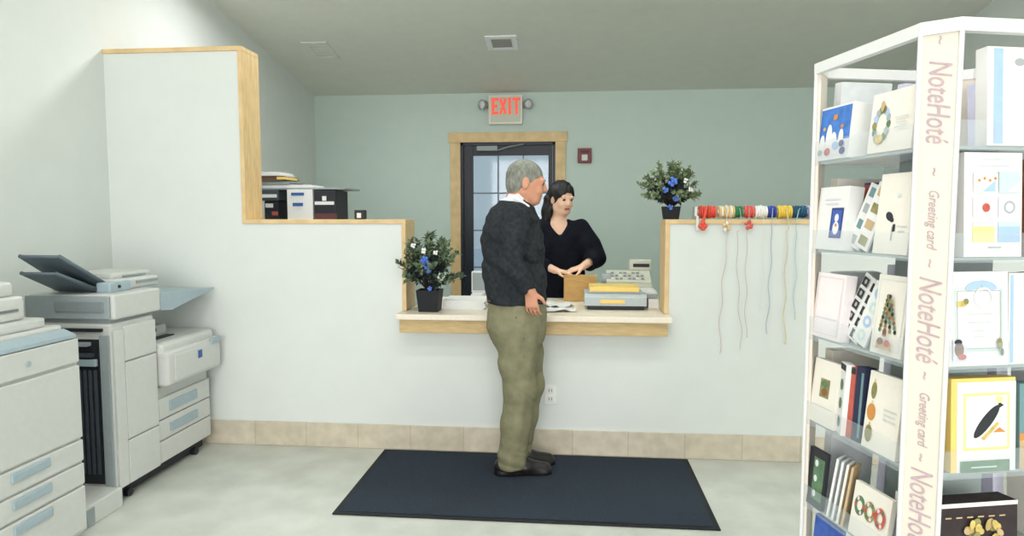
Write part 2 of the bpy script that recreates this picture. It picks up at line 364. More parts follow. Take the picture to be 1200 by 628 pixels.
b = MB(); b.box(-2.66, -2.225, 2.985, 3.001, .93, 1.042, M['copier_gray'], .005); b.box(-2.5, -2.25, 2.978, 2.987, .965, 1.015, mat('scanner_panel', (128, 138, 140), .4), .003); b.build('shaded_side', sc)  # gray plates carry the shade on the scanner side facing the camera
b = MB(); b.box(-2.645, -2.30, 3.13, 3.50, 1.048, 1.105, M['copier'], .02, seg=3); b.box(-2.63, -2.36, 3.2, 3.52, 1.1, 1.135, M['copier'], .014); b.box(-2.305, -2.296, 3.3, 3.48, 1.075, 1.09, M['copier_gray']); b.box(-2.37, -2.352, 3.28, 3.46, 1.108, 1.118, M['copier_gray']); fd = b.build('document_feeder', cp)
b = MB(); b.box(-2.36, -2.28, 3.08, 3.24, 1.046, 1.10, M['copier_blue'], .012); b.cyl((-2.281, 3.14, 1.075), (-2.274, 3.14, 1.075), .008, .008, M['dark']); b.build('feeder_hinge', fd)
def ftray(ya, za, yb, zb, x0, x1, x0b, x1b):
    b = MB(); t = .012
    vs = [(x0, ya, za), (x1, ya, za), (x1b, yb, zb), (x0b, yb, zb)]
    n = Vector((0, -(zb-za), yb-ya)).normalized()*t
    if n.z < 0: n = -n
    vv = [Vector(v) for v in vs]; vv += [v+n for v in vv]
    b.add(vv, [(3, 2, 1, 0), (4, 5, 6, 7), (0, 1, 5, 4), (1, 2, 6, 5), (2, 3, 7, 6), (3, 0, 4, 7)], M['tray_dark'])
    for a, c in ((0, 3), (1, 2)):
        b.tube([vv[a]+n*.8, vv[c]+n*.8], .009, M['tray_dark'])
    b.tube([vv[3]+n*.5, vv[2]+n*.5], .008, M['tray_dark'])
    return b
ftray(3.17, 1.052, 2.85, 1.235, -2.57, -2.335, -2.555, -2.36).build('paper_tray', fd)
ftray(3.10, 1.050, 2.86, 1.155, -2.575, -2.36, -2.56, -2.39).build('paper_tray', fd)
b = MB(); b.prism([(3.36, 1.015), (3.36, .925), (3.45, .915), (3.62, .945), (3.88, .985), (3.88, .995)], 'x', -2.62, -2.2, M['copier_blue']); b.build('output_tray', cp)

c1 = thing('photocopier', 'beige copier cabinet with three drawers cut by the left picture edge', 'photocopier', (-2.5, 2.2, 0))
b = MB(); b.box(-2.86, -2.152, 1.75, 2.68, .03, .905, M['copier'], .012); b.build('cabinet', c1)
b = MB(); b.box(-2.83, -2.19, 1.79, 2.64, .0, .034, M['dark'], .004); b.build('plinth', c1)
b = MB(); b.box(-2.155, -2.138, 1.76, 2.672, .795, .90, M['copier'], .006); up = b.build('upper_panel', c1)
b = MB(); b.cyl((-2.139, 2.40, .845), (-2.133, 2.40, .845), .011, .011, M['copier_blue']); b.build('button', up)
b = MB(); b.box(-2.155, -2.138, 1.76, 2.672, .462, .782, M['copier'], .006); b.build('front_door', c1)
for z0, z1 in ((.357, .452), (.254, .347), (.05, .244)):
    b = MB(); b.box(-2.155, -2.138, 1.76, 2.672, z0, z1, M['copier'], .006); dr = b.build('drawer', c1)
    b = MB(); b.box(-2.139, -2.129, 2.29, 2.48, z1-.05, z1-.012, M['copier_blue'], .005); b.build('drawer_handle', dr)
b = MB(); b.prism([(-2.138, .905), (-2.14, .919), (-2.195, .942), (-2.195, .905)], 'y', 1.75, 2.66, M['copier_blue']); b.build('control_ledge', c1)
b = MB(); b.box(-2.86, -2.197, 1.75, 2.655, .905, .958, M['copier'], .01); b.box(-2.84, -2.225, 1.77, 2.6, .958, 1.0, M['copier'], .012); b.build('scanner_lid', c1)
b = MB(); b.box(-2.82, -2.25, 1.76, 2.53, 1.0, 1.10, M['copier'], .02, seg=3); b.box(-2.8, -2.27, 1.78, 2.50, 1.098, 1.16, M['copier'], .02, seg=3); b.box(-2.252, -2.246, 1.8, 2.49, 1.04, 1.05, M['seam']); b.build('document_feeder', c1)

# ------------------------------------------------------------------ back-left clutter on a storage cabinet
sc_ = thing('storage_cabinet', 'pale storage cabinet behind the partition holding trays and boxes', 'cabinet', (-2.1, 5.1, 0))
b = MB(); b.box(-2.62, -1.62, 4.9, 5.35, .001, 1.37, M['white'], .006); b.build('body', sc_)
b = MB(); b.box(-2.64, -1.60, 4.88, 5.37, 1.37, 1.395, M['oak']); b.build('top', sc_)
for xx in (-2.12, -2.10):
    b = MB(); b.box(*((-2.61, -2.125) if xx < -2.11 else (-2.115, -1.63)), 4.885, 4.9, .03, 1.36, M['white'], .004); dd = b.build('door', sc_)
    b = MB(); b.cyl((xx+(-.05 if xx < -2.11 else .05), 4.87, .9), (xx+(-.05 if xx < -2.11 else .05), 4.885, .9), .012, .012, M['chrome']); b.build('knob', dd)
zt = 1.396
navy = mat('binder_navy', (38, 62, 120), .5); mar = mat('binder_maroon', (96, 58, 62), .5); blk = mat('box_black', (36, 38, 44), .5)
b = MB(); b.box(-2.36, -2.25, 4.92, 5.2, zt, 1.55, M['dark'], .004); b.box(-2.30, -2.255, 4.915, 4.92, 1.44, 1.47, mat('box_red', (176, 80, 80), .5)); b.box(-2.35, -2.29, 4.914, 4.92, 1.5, 1.53, M['card_white'])
tag(b.build('storage_box', loc=(-2.3, 5.06, zt)), 'dark box with a red label at the left of the clutter behind the partition', 'box')
b = MB(); b.box(-.018, .018, -.12, .12, 0, .21, navy, .004); b.box(-.012, .012, -.1205, -.1195, .12, .16, M['card_white'])
o = tag(b.build('ring_binder', loc=(-2.228, 5.04, zt)), 'navy blue ring binder leaning against the white box', 'binder'); o.rotation_euler = (0, R(10), 0)
b = MB(); b.box(-2.175, -1.975, 4.91, 5.2, zt, 1.635, M['card_white'], .004); b.box(-2.14, -2.04, 4.906, 4.911, 1.59, 1.612, M['blue']); b.box(-2.13, -2.05, 4.906, 4.911, 1.51, 1.535, M['blue'])
tag(b.build('storage_box', loc=(-2.07, 5.06, zt)), 'white box with two blue labels behind the partition', 'box')
b = MB(); b.box(-1.965, -1.80, 4.92, 5.2, zt, 1.63, blk, .004); b.box(-1.96, -1.81, 4.914, 4.921, 1.52, 1.545, M['card_white']); b.box(-1.96, -1.79, 4.912, 4.921, 1.40, 1.455, mar); b.box(-1.90, -1.87, 4.912, 4.92, 1.55, 1.585, M['card_white'])
tag(b.build('storage_box', loc=(-1.88, 5.06, zt)), 'black box with maroon lower band right of the white box', 'box')
b = MB(); b.box(-2.38, -2.24, 4.9, 5.25, 1.552, 1.634, M['dark_slat'], .004); b.box(-2.37, -2.25, 4.895, 4.902, 1.575, 1.6, M['card_white'])
tag(b.build('storage_box', loc=(-2.31, 5.06, 1.552)), 'flat gray box lying on the dark box with the red label', 'box')
b = MB(); b.box(-2.42, -1.72, 4.92, 5.26, 1.6355, 1.65, M['copier_gray'], .003); tag(b.build('shelf_board', loc=(-2.07, 5.09, 1.6355)), 'thin gray board lying across the boxes behind the partition', 'board')
zz = 1.651
for i, (x0, x1, h, m, lb) in enumerate([(-2.40, -1.98, .022, M['card_white'], 'white paper stack lying lowest on the gray board'), (-2.40, -2.15, .026, M['copier_gray'], 'gray folder stack lying on the white paper left of the black tray'), (-2.39, -2.20, .04, mat('folder_brown', (110, 82, 66), .6), 'brown folder stack with an ochre edge lying under white sheets'), (-2.39, -2.23, .03, M['card_white'], 'white sheets on top of the pile beside the tall trim')]):
    b = MB(); n = 3
    for k in range(n): b.box(x0+.006*(k % 2), x1-.008*((k+i) % 3), 4.93+.004*k, 5.2, zz+h*k/n, zz+h*(k+1)/n-.001, m)
    if i == 2: b.box(x1-.06, x1+.01, 4.926, 5.15, zz+.012, zz+.032, M['yellow'])
    tag(b.build('paper_stack', loc=((x0+x1)/2, 5.06, zz)), lb, 'paper stack', 'paper stacks behind the partition'); zz += h+.001
def desk_tray(x, z, label, m, w=.2, rot=0):
    b = MB(); b.box(-w, w, -.14, .14, 0, .006, m, .002)
    for a in ((-w, -w+.006, -.14, .14), (w-.006, w, -.14, .14), (-w, w, .134, .14)): b.box(*a, 0, .05, m, .002)
    b.box(-w+.01, w-.012, -.135, .13, .007, .02, M['card_white'])
    o = tag(b.build('letter_tray', loc=(x, 5.08, z)), label, 'letter tray', 'letter trays behind the partition'); o.rotation_euler = (0, 0, rot)
desk_tray(-1.86, 1.6505, 'gray letter tray lowest at the right end of the board', M['dark_slat'], .13)
desk_tray(-1.93, 1.7015, 'pale gray letter tray stacked on the lowest gray tray', M['copier_gray'], .14, R(3))
desk_tray(-2.03, 1.7525, 'black letter tray on top of the stacked trays', blk, .12, R(-4))
b = MB(); b.box(-1.342, -1.282, 3.99, 4.05, HZ+.0265, HZ+.083, M['dark'], .004); b.box(-1.325, -1.299, 3.986, 3.991, HZ+.035, HZ+.065, M['card_white'])
tag(b.build('tape_dispenser', loc=(-1.312, 4.02, HZ+.0265)), 'small black cube with pale front on the left partition ledge', 'desk item')

# ------------------------------------------------------------------ plants
def plant(x, y, z, rad, hgt, pw, ph, seed, name, label, leafs, blues, whites, pm):
    rnd = random.Random(seed)
    t = thing(name, label, 'plant', (x, y, z), 0, None)
    b = MB(); P = lambda k, r: [(x+r*a, y+r*c) for a, c in ((-1, -1), (1, -1), (1, 1), (-1, 1))]
    q0, q1 = P(0, pw*.82), P(0, pw)
    vs = [(a, c, z) for a, c in q0]+[(a, c, z+ph) for a, c in q1]+[(x+(a-x)*.9, y+(c-y)*.9, z+ph) for a, c in q1]+[(x+(a-x)*.88, y+(c-y)*.88, z+ph-.02) for a, c in q1]
    fs = [(3, 2, 1, 0)]
    for k in range(3): fs += [(4*k+i, 4*k+(i+1) % 4, 4*k+4+(i+1) % 4, 4*k+4+i) for i in range(4)]
    fs.append((12, 13, 14, 15)); b.add(vs, fs, pm); b.build('pot', t)
    fb, sb_ = MB(), MB(); tips = []
    c0 = Vector((x, y, z+ph*.85))
    for i in range(46):
        az = i*2.399+rnd.uniform(-.3, .3); el = R(rnd.uniform(-28, 60) if i % 3 else rnd.uniform(40, 88))
        L = rnd.uniform(.75, 1.0)
        tip = Vector((x+rad*L*math.cos(az)*math.cos(el), y+rad*.95*L*math.sin(az)*math.cos(el), z+ph+.02+(hgt-ph)*(.42+.58*math.sin(el)) * L if el > 0 else z+ph+(hgt-ph)*.3*L))
        mid = c0.lerp(tip, .5)+Vector((0, 0, .03))
        pts = [c0, mid, tip]; sb_.tube(pts, [.004, .003, .0015], M['stem'], 5); tips.append(tip)
        for k in range(46):
            u = rnd.uniform(.3, 1.02); p = (c0.lerp(mid, u*2) if u < .5 else mid.lerp(tip, u*2-1))
            dr = (tip-c0).normalized(); v = Vector((rnd.gauss(0, 1), rnd.gauss(0, 1), rnd.gauss(.2, 1))).normalized()
            d = (dr*.7+v).normalized(); s = d.cross(v).normalized() if d.cross(v).length > .1 else d.orthogonal().normalized()
            l = rnd.uniform(.026, .052)*(1 if x < 0 else .8); wd = l*.28; n = d.cross(s)*l*.12
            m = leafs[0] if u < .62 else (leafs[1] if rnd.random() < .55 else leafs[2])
            if x < 0 and p.x < -.985 and p.y > 3.885: continue
            fb.add([p, p+d*l*.5+s*wd+n, p+d*l, p+d*l*.5-s*wd+n], [(0, 1, 2), (0, 2, 3)], m)
    sb_.build('stems', t); fb.build('foliage', t)
    for (dx, dz, r) in blues:
        b = MB(); px, pz = x+dx, z+dz
        for k in range(5):
            a = k*2*PI/5+rnd.random(); b.ball((px+math.cos(a)*r*.75, y-rad*.62, pz+math.sin(a)*r*.75), (r*.5, r*.35, r*.5), M['orn_blue'], 8, 6)
        b.ball((px, y-rad*.62-r*.2, pz), r*.42, M['orn_blue'], 8, 6); b.build('blue_flower', t)
    for (dx, dz, r) in whites:
        b = MB(); px, pz = x+dx, z+dz
        for k in range(4):
            a = k*2*PI/4+rnd.random(); b.ball((px+math.cos(a)*r*.7, y-rad*.7, pz+math.sin(a)*r*.7), (r*.6, r*.4, r*.6), M['card_white'], 8, 6)
        b.build('white_flower', t)
plant(-.862, 3.93, CT, .225, .44, .07, .13, 3, 'potted_plant', 'bushy dark plant with blue flowers in a black pot on the counter', (M['leaf3'], M['leaf'], M['leaf2']),
      [(0, .315, .022), (.022, .265, .022), (-.01, .285, .012), (.03, .15, .012)], [(.1, .22, .018), (0, .37, .014), (-.06, .40, .013), (.07, .36, .012)], M['pot'])
plant(.572, 4.03, HZ+.0265, .192, .325, .05, .075, 8, 'potted_plant', 'olive green plant with blue flowers on the right partition ledge', (M['leaf3'], M['leaf2'], M['leaf2']),
      [(-.01, .215, .024), (-.05, .17, .016), (.01, .12, .016), (-.02, .07, .014)], [(.06, .22, .012), (.09, .17, .012)], M['pot'])

# ------------------------------------------------------------------ ribbon spools on a rod along the ledge
RY, RZ = 4.0, HZ+.0265+.043
rod = thing('ribbon_rod', 'thin dowel rod with white end brackets along the right ledge', 'rod', (1.03, RY, HZ+.0265))
b = MB(); b.cyl((.70, RY, RZ), (1.39, RY, RZ), .005, .005, M['oak'], 8); b.build('dowel', rod)
for xx in (.705, 1.385):
    b = MB(); b.box(xx-.008, xx+.008, RY-.045, RY+.03, HZ+.0265, RZ+.03, M['white'], .003)
    if xx < 1: b.box(xx-.008, xx+.008, YP-.026, YP-.013, HZ-.04, HZ+.0265+.02, M['white'], .003); b.box(xx-.008, xx+.008, YP-.026, RY-.04, HZ+.027, HZ+.045, M['white'], .003)
    b.build('bracket', rod)
def rmat(n, c): return mat('ribbon_'+n, c, .35, var=.12, scale=60, stretch=(6, 1, 1))
spools = [(.775, .1, 'red', (226, 84, 66), .735, 1.33, .012, None), (.885, .09, 'gold and white', (222, 190, 130), .865, .64, .0022, (240, 236, 226)), (.952, .05, 'green', (52, 128, 84), .95, .66, .0016, None), (1.012, .055, 'coral red', (222, 92, 84), .99, .74, .0016, None),
          (1.08, .07, 'white', (240, 240, 238), 1.07, .9, .0012, None), (1.142, .045, 'royal blue', (44, 66, 160), 1.117, .76, .0022, None), (1.213, .08, 'yellow', (238, 206, 84), 1.209, .70, .0028, None), (1.295, .075, 'teal blue', (36, 88, 120), 1.25, .84, .0022, None), (1.356, .03, 'lavender', (196, 190, 226), 1.345, 1.1, .0012, None)]
tailc = {'red': (226, 84, 66), 'gold and white': (214, 194, 184), 'green': (196, 192, 182), 'coral red': (200, 194, 188), 'white': (230, 230, 228), 'royal blue': (168, 184, 196), 'yellow': (220, 208, 166), 'teal blue': (174, 204, 208), 'lavender': (200, 198, 214)}
for i, (x, w, cn, c, tx, tz, tr, c2) in enumerate(spools):
    rnd = random.Random(40+i)
    m = rmat(cn.replace(' ', '_'), c); m2 = rmat(cn.replace(' ', '_')+'_light', c2) if c2 else m
    t = thing('ribbon_spool', '%s ribbon spool on the rod along the right ledge' % cn, 'ribbon', (x, RY, RZ), 0, 'ribbon spools on the ledge')
    b = MB(); n = max(3, int(w/.012))
    for k in range(n):
        xa = x-w/2+w*k/n; rr = .036+rnd.uniform(-.003, .004)
        b.lathe([(.012, 0), (rr*.9, .0005), (rr, w/n*.3), (rr, w/n*.7), (rr*.9, w/n-.0005), (.012, w/n)], m2 if k % 2 else m, (xa, RY, RZ), 18, axis=(1, 0, 0))
    b.build('ribbon_roll', t)
    b = MB(); b.lathe([(.007, -w/2-.004), (.016, -w/2-.004), (.016, -w/2), (.016, w/2), (.016, w/2+.004), (.007, w/2+.004)], M['card_white'], (x, RY, RZ), 14, axis=(1, 0, 0)); b.build('core', t)
    tm = mat('tail_'+cn.replace(' ', '_'), tailc[cn], .5, var=.05)
    pts = [(x, RY-.03, RZ+.022), (x*.6+tx*.4, RY-.055, RZ+.012), (tx, YP-.032, HZ+.01), (tx, YP-.028, HZ-.03)]
    z = HZ-.03; ph = rnd.random()*6
    while z > tz:
        z -= .012; a = ph+(HZ-z)*26; amp = .003+.004*min(1, (HZ-z)/.4)
        pts.append((tx+amp*math.sin(a)+.02*math.sin((HZ-z)*4+ph)*(1 if i in (1, 2) else .35), YP-.022-amp*.4*math.cos(a), z))
    b = MB()
    if i == 0:
        b.tube(pts[:4], .008, m)
        for k in range(4): b.ball((tx+.012*math.cos(k*1.6), YP-.032, HZ-.012+.014*math.sin(k*1.6)), (.016, .01, .013), m, 10, 7)
        b.build('ribbon_bow', t)
    else:
        b.tube(pts, tr, tm, 5); b.build('ribbon_tail', t)
        if i in (1, 3):
            b = MB()
            for k in range(5): b.ball((tx+.014*math.cos(k*1.4), YP-.034, HZ-(.005 if i == 3 else .015)+.02*math.sin(k*1.4)), (.011, .008, .011), m2 if k % 2 else m, 9, 6)
            b.build('ribbon_bow', t)

# ------------------------------------------------------------------ things on the counter
b = MB(); b.box(-.064, .152, 4.46, 4.62, CT+.001, 1.03, M['brown'], .003); b.box(.02, .06, 4.458, 4.622, 1.0301, 1.0306, M['yellow']); b.box(-.066, .154, 4.459, 4.54, 1.0295, 1.032, M['brown'])
tag(b.build('cardboard_box', loc=(.044, 4.54, CT+.001)), 'small brown cardboard box on the counter under the woman\'s hands', 'box')
sc = thing('postal_scale', 'gray desktop postal scale with yellow top on the counter', 'scale', (.26, 4.15, CT+.001))
b = MB(); b.box(.085, .43, 4.07, 4.32, CT+.001, CT+.026, M['dark'], .006); b.build('base', sc)
b = MB(); b.prism([(4.055, CT+.026), (4.055, CT+.075), (4.085, CT+.098), (4.34, CT+.098), (4.34, CT+.026)], 'x', .068, .442, M['scale_gray']); b.box(.16, .31, 4.048, 4.056, CT+.042, CT+.064, M['yellow'], .002); b.build('body', sc)
b = MB(); b.box(.09, .425, 4.09, 4.33, CT+.1, CT+.108, M['scale_gray'], .003); b.box(.098, .40, 4.085, 4.325, CT+.109, CT+.138, M['yellow'], .004); b.build('platform', sc)
b = MB(); b.box(.462, .525, 4.15, 4.40, CT+.001, CT+.06, M['card_white'], .003)
tag(b.build('small_carton', loc=(.49, 4.27, CT+.001)), 'small white carton right of the postal scale', 'box')
b = MB(); b.box(.45, .522, 4.16, 4.42, CT+.0625, CT+.085, M['copier_gray'], .003); b.box(.43, .52, 4.2, 4.42, CT+.085, CT+.10, M['card_white'], .002)
tag(b.build('envelope_stack', loc=(.48, 4.3, CT+.0625)), 'gray and white envelopes stacked on the small white carton', 'paper stack')
rg = thing('cash_register', 'beige cash register with black display at the counter back', 'cash register', (.37, 4.55, CT+.001))
b = MB(); b.box(.2, .52, 4.42, 4.655, CT+.001, CT+.12, M['register'], .008); b.build('drawer_base', rg)
b = MB(); b.prism([(4.43, CT+.12), (4.43, CT+.14), (4.56, CT+.20), (4.65, CT+.20), (4.65, CT+.12)], 'x', .22, .51, M['register']); bd = b.build('body', rg)
b = MB()
for i in range(8):
    for j in range(3):
        yy = 4.45+.035*j; zz = CT+.14+.06*(yy-4.43)/.13; b.box(.25+.028*i, .27+.028*i, yy, yy+.02, zz+.004, zz+.014, M['copier_gray'] if (i+j) % 3 else M['card_white'], .002)
b.build('keypad', bd)
b = MB(); b.box(.38, .53, 4.6, 4.655, CT+.20, CT+.275, M['register'], .01); dp = b.build('display_housing', rg)
b = MB(); b.box(.405, .515, 4.596, 4.601, CT+.225, CT+.248, M['dark'], .002); b.build('display', dp)
b = MB(); b.cyl((.19, 4.5, CT+.15), (.25, 4.5, CT+.15), .04, .04, M['copier_gray']); b.box(.185, .25, 4.47, 4.56, CT+.12, CT+.145, M['register'], .004); b.build('receipt_roll', rg)
b = MB()
for k in range(5): b.box(-.80+.004*(k % 2), -.545+.005*((k*2) % 3), 4.0+.005*k, 4.26, CT+.001+.011*k, CT+.0115+.011*k, M['card_white'])
tag(b.build('paper_stack', loc=(-.67, 4.13, CT+.001)), 'thick white paper stack on the counter beside the potted plant', 'paper stack')
b = MB(); b.box(-.68, -.60, 4.35, 4.6, CT+.001, CT+.055, M['white'], .006); b.box(-.69, -.55, 4.45, 4.5, CT+.05, CT+.2, M['white'], .01); b.box(-.68, -.56, 4.446, 4.451, CT+.07, CT+.19, M['copier_gray'])
tag(b.build('display_stand', loc=(-.63, 4.48, CT+.001)), 'white upright stand on the counter just behind the man', 'stand')
for i, (x, y, r, lb) in enumerate([(-.10, 4.0, 12, 'loose white paper sheet on the counter in front of the box'), (-.12, 4.2, -20, 'crumpled white slip lying behind the loose sheet on the counter')]):
    b = MB(); rn = random.Random(i); n = 6; g = [[(-.11+.22*u/n, -.075+.15*v/n, .004+abs(rn.gauss(0, .006 if i == 0 else .014))) for v in range(n+1)] for u in range(n+1)]
    vs = [p for row in g for p in row]; k = len(vs); vs += [(p[0], p[1], p[2]-.002) for p in vs]
    fs = []
    for u in range(n):
        for v in range(n):
            a = u*(n+1)+v; fs += [(a, a+n+1, a+n+2, a+1), (k+a+1, k+a+n+2, k+a+n+1, k+a)]
    b.add(vs, fs, M['card_white'], True)
    o = b.build('paper_sheet'); o.location = (x, y, CT); o.rotation_euler = (0, 0, R(r)); tag(o, lb, 'paper')

# ------------------------------------------------------------------ people: smooth-blended distance fields turned into one skin each
class SDF:
    def __init__(s, lo, hi, h):
        s.lo = np.array(lo, float); s.h = h; s.n = np.ceil((np.array(hi)-s.lo)/h).astype(int)+1
        s.g = np.full(s.n, 1., np.float32)
    def sl(s, lo, hi):
        a = np.clip(np.floor((np.array(lo)-s.lo)/s.h).astype(int), 0, s.n); c = np.clip(np.ceil((np.array(hi)-s.lo)/s.h).astype(int)+1, 0, s.n)
        if np.any(c <= a): return None, None
        ax = [s.lo[i]+s.h*np.arange(a[i], c[i]) for i in range(3)]
        return tuple(slice(a[i], c[i]) for i in range(3)), np.stack(np.meshgrid(*ax, indexing='ij'), -1)
    def merge(s, S_, d, k, cut=False):
        g = s.g[S_]; d = d.astype(np.float32)
        if cut: d = -d; hh = np.clip(.5-.5*(g-d)/k, 0, 1) if k > 0 else (g < d); s.g[S_] = (g*(1-hh)+d*hh + (k*hh*(1-hh) if k > 0 else 0))
        else:
            hh = np.clip(.5+.5*(g-d)/k, 0, 1); s.g[S_] = g*(1-hh)+d*hh-k*hh*(1-hh)
    def cone(s, a, b, ra, rb, k=.02, cut=False):
        a = np.array(a, float); b = np.array(b, float); m = max(ra, rb)+k+3*s.h
        S_, p = s.sl(np.minimum(a, b)-m, np.maximum(a, b)+m)
        if S_ is None: return
        ba = b-a; t = np.clip(((p-a) @ ba)/(ba @ ba+1e-12), 0, 1); d = np.linalg.norm(p-a-t[..., None]*ba, axis=-1)-(ra+t*(rb-ra)); s.merge(S_, d, k, cut)
    def chain(s, pts, rs, k=.02):
        for i in range(len(pts)-1): s.cone(pts[i], pts[i+1], rs[i], rs[i+1], k)
    def ell(s, c, r, Rm=None, k=.02, cut=False):
        c = np.array(c, float); r = np.array(r, float); m = r.max()+k+3*s.h
        S_, p = s.sl(c-m, c+m)
        if S_ is None: return
        q = p-c
        if Rm is not None: q = q @ np.array(Rm)
        k0 = np.linalg.norm(q/r, axis=-1); k1 = np.linalg.norm(q/(r*r), axis=-1)+1e-9; s.merge(S_, k0*(k0-1)/k1, k, cut)
    def loft(s, rows, ang, k=.03):
        """rows: z, cx, cy, half width (left-right), half depth (front-back); ang = heading"""
        rows = sorted(rows); z = np.array([q[0] for q in rows]); A = np.array(rows, float)
        m = A[:, 3:].max()+k+3*s.h
        S_, p = s.sl([A[:, 1].min()-m, A[:, 2].min()-m, z[0]-k-3*s.h], [A[:, 1].max()+m, A[:, 2].max()+m, z[-1]+k+3*s.h])
        f = [np.interp(p[..., 2], z, A[:, i]) for i in range(1, 5)]
        x = p[..., 0]-f[0]; y = p[..., 1]-f[1]; ca, sa = math.cos(ang), math.sin(ang)
        u = x*ca+y*sa; v = -x*sa+y*ca
        k0 = np.sqrt((u/f[3])**2+(v/f[2])**2); k1 = np.sqrt((u/f[3]**2)**2+(v/f[2]**2)**2)+1e-9
        d = k0*(k0-1)/k1; d = np.maximum(d, np.maximum(p[..., 2]-z[-1], z[0]-p[..., 2])); s.merge(S_, d, k)
    def keep(s, pt, n):
        """keep the half-space n.(p-pt) < 0"""
        S_, p = s.sl(s.lo, s.lo+s.h*s.n); n = np.array(n, float); n /= np.linalg.norm(n)
        s.g = np.maximum(s.g, ((p-np.array(pt)) @ n).astype(np.float32)) if s.g.shape == p.shape[:3] else s.g
    def ripple(s, fn):
        S_, p = s.sl(s.lo, s.lo+s.h*s.n); s.g = s.g + fn(p[..., 0], p[..., 1], p[..., 2]).astype(np.float32)
    def mesh(s, name, mt, parent, root, paint=None):
        g = s.g; ins = g < 0; n = g.shape
        acc = np.zeros((n[0]-1, n[1]-1, n[2]-1, 3), np.float32); cnt = np.zeros(acc.shape[:3], np.float32)
        sh = lambda a, o: a[o[0]:n[0]-1+o[0], o[1]:n[1]-1+o[1], o[2]:n[2]-1+o[2]]
        for ax in range(3):
            for o1 in (0, 1):
                for o2 in (0, 1):
                    o = [0, 0, 0]; oth = [i for i in range(3) if i != ax]; o[oth[0]] = o1; o[oth[1]] = o2
                    e = o.copy(); e[ax] = 1
                    a, c = sh(g, o), sh(g, e); x = (sh(ins, o) != sh(ins, e)); t = np.where(x, a/(a-c+1e-12), 0)
                    cnt += x; pos = [np.where(x, v, 0) for v in o]; pos[ax] = t
                    for i in range(3): acc[..., i] += pos[i]
        act = cnt > 0; idx = np.full(act.shape, -1, np.int64); I = np.argwhere(act); idx[act] = np.arange(len(I))
        V = s.lo+s.h*(I+acc[act]/cnt[act][:, None]); F = []
        for ax in range(3):
            a0 = [slice(1, -1)]*3; a0[ax] = slice(0, n[ax]-1); a1 = list(a0); a1[ax] = slice(1, n[ax])
            u, v = [(1, 2), (2, 0), (0, 1)][ax]
            i0, i1 = ins[tuple(a0)], ins[tuple(a1)]; X = np.argwhere(i0 != i1)
            off = np.ones(3, int); off[ax] = 0; X0 = X+off
            fl = i0[tuple(X.T)]
            def cell(du, dv):
                q = X0.copy(); q[:, u] -= du; q[:, v] -= dv; return idx[tuple(q.T)]
            Q = np.stack([cell(1, 1), cell(0, 1), cell(0, 0), cell(1, 0)], 1); Q[~fl] = Q[~fl][:, ::-1]; F.append(Q)
        F = np.concatenate(F); F = F[(F >= 0).all(1)]
        for it in range(2):     # light smoothing
            nb = np.zeros_like(V); c = np.zeros(len(V))
            for a, b_ in ((0, 1), (1, 2), (2, 3), (3, 0)):
                np.add.at(nb, F[:, a], V[F[:, b_]]); np.add.at(c, F[:, a], 1)
                np.add.at(nb, F[:, b_], V[F[:, a]]); np.add.at(c, F[:, b_], 1)
            V = V*.5+.5*nb/np.maximum(c, 1)[:, None]
        me = bpy.data.meshes.new(name); me.from_pydata((V-np.array(root)).tolist(), [], F.tolist())
        me.materials.append(mt)
        if paint:
            mats, fn = paint
            for m in mats: me.materials.append(m)
            C = V[F].mean(1); me.polygons.foreach_set('material_index', fn(C).astype(np.int32))
        me.polygons.foreach_set('use_smooth', np.ones(len(F), bool)); me.update()
        o = bpy.data.objects.new(name, me); COL.objects.link(o); o.parent = parent
        return o

def frame(ang, pitch=0, roll=0):
    """columns: forward, left, up"""
    return np.array(Euler((roll, pitch, ang), 'XYZ').to_matrix()) if False else np.array((Matrix.Rotation(ang, 3, 'Z') @ Matrix.Rotation(pitch, 3, 'Y') @ Matrix.Rotation(roll, 3, 'X')))
def head(s, c, Fm, sc=1., fem=False):
    """c = centre of skull; local axes forward x, left y, up z"""
    c = np.array(c); L = lambda x, y, z: c+Fm @ (np.array([x, y, z])*sc)
    def el(p, r, k=.015, cut=False): s.ell(L(*p), np.array(r)*sc, Fm, k, cut)
    el((-.012, 0, .022), (.094, .074, .088))                      # cranium
    el((.03, 0, -.03), (.068, .062, .085), .03)                   # face
    el((.055, 0, -.088), (.034, .036 if fem else .042, .028), .025)   # chin
    s.cone(L(-.005, .05, -.055), L(.05, .03, -.092), .022*sc, .016*sc, .025); s.cone(L(-.005, -.05, -.055), L(.05, -.03, -.092), .022*sc, .016*sc, .025)
    el((.07, .034, -.038), (.02, .022, .02), .02); el((.07, -.034, -.038), (.02, .022, .02), .02)  # cheeks
    s.cone(L(.083, 0, .022), L(.108, 0, -.026), .009*sc, .012*sc, .012)     # nose
    el((.098, .011, -.03), (.011, .009, .008), .006); el((.098, -.011, -.03), (.011, .009, .008), .006)
    for y in (.031, -.031):
        el((.097, y, .002), (.014, .017, .010), .012, True)         # eye sockets
        el((.083, y, .001), (.011, .0125, .010), .002)              # eyeballs
    s.cone(L(.086, .045, .022), L(.09, .012, .02), .008*sc, .008*sc, .012); s.cone(L(.086, -.045, .022), L(.09, -.012, .02), .008*sc, .008*sc, .012)
    el((.086, 0, -.058), (.011, .022, .007), .006); el((.084, 0, -.069), (.011, .019, .007), .006)
    s.cone(L(.094, .02, -.0635), L(.094, -.02, -.0635), .0032*sc, .0032*sc, .003, True)
    for y in (1, -1):
        s.ell(L(-.005, .078*y, -.012), np.array((.02, .008, .033))*sc, Fm, .006); s.ell(L(.0, .087*y, -.008), np.array((.010, .006, .018))*sc, Fm, .006, True)
    return L
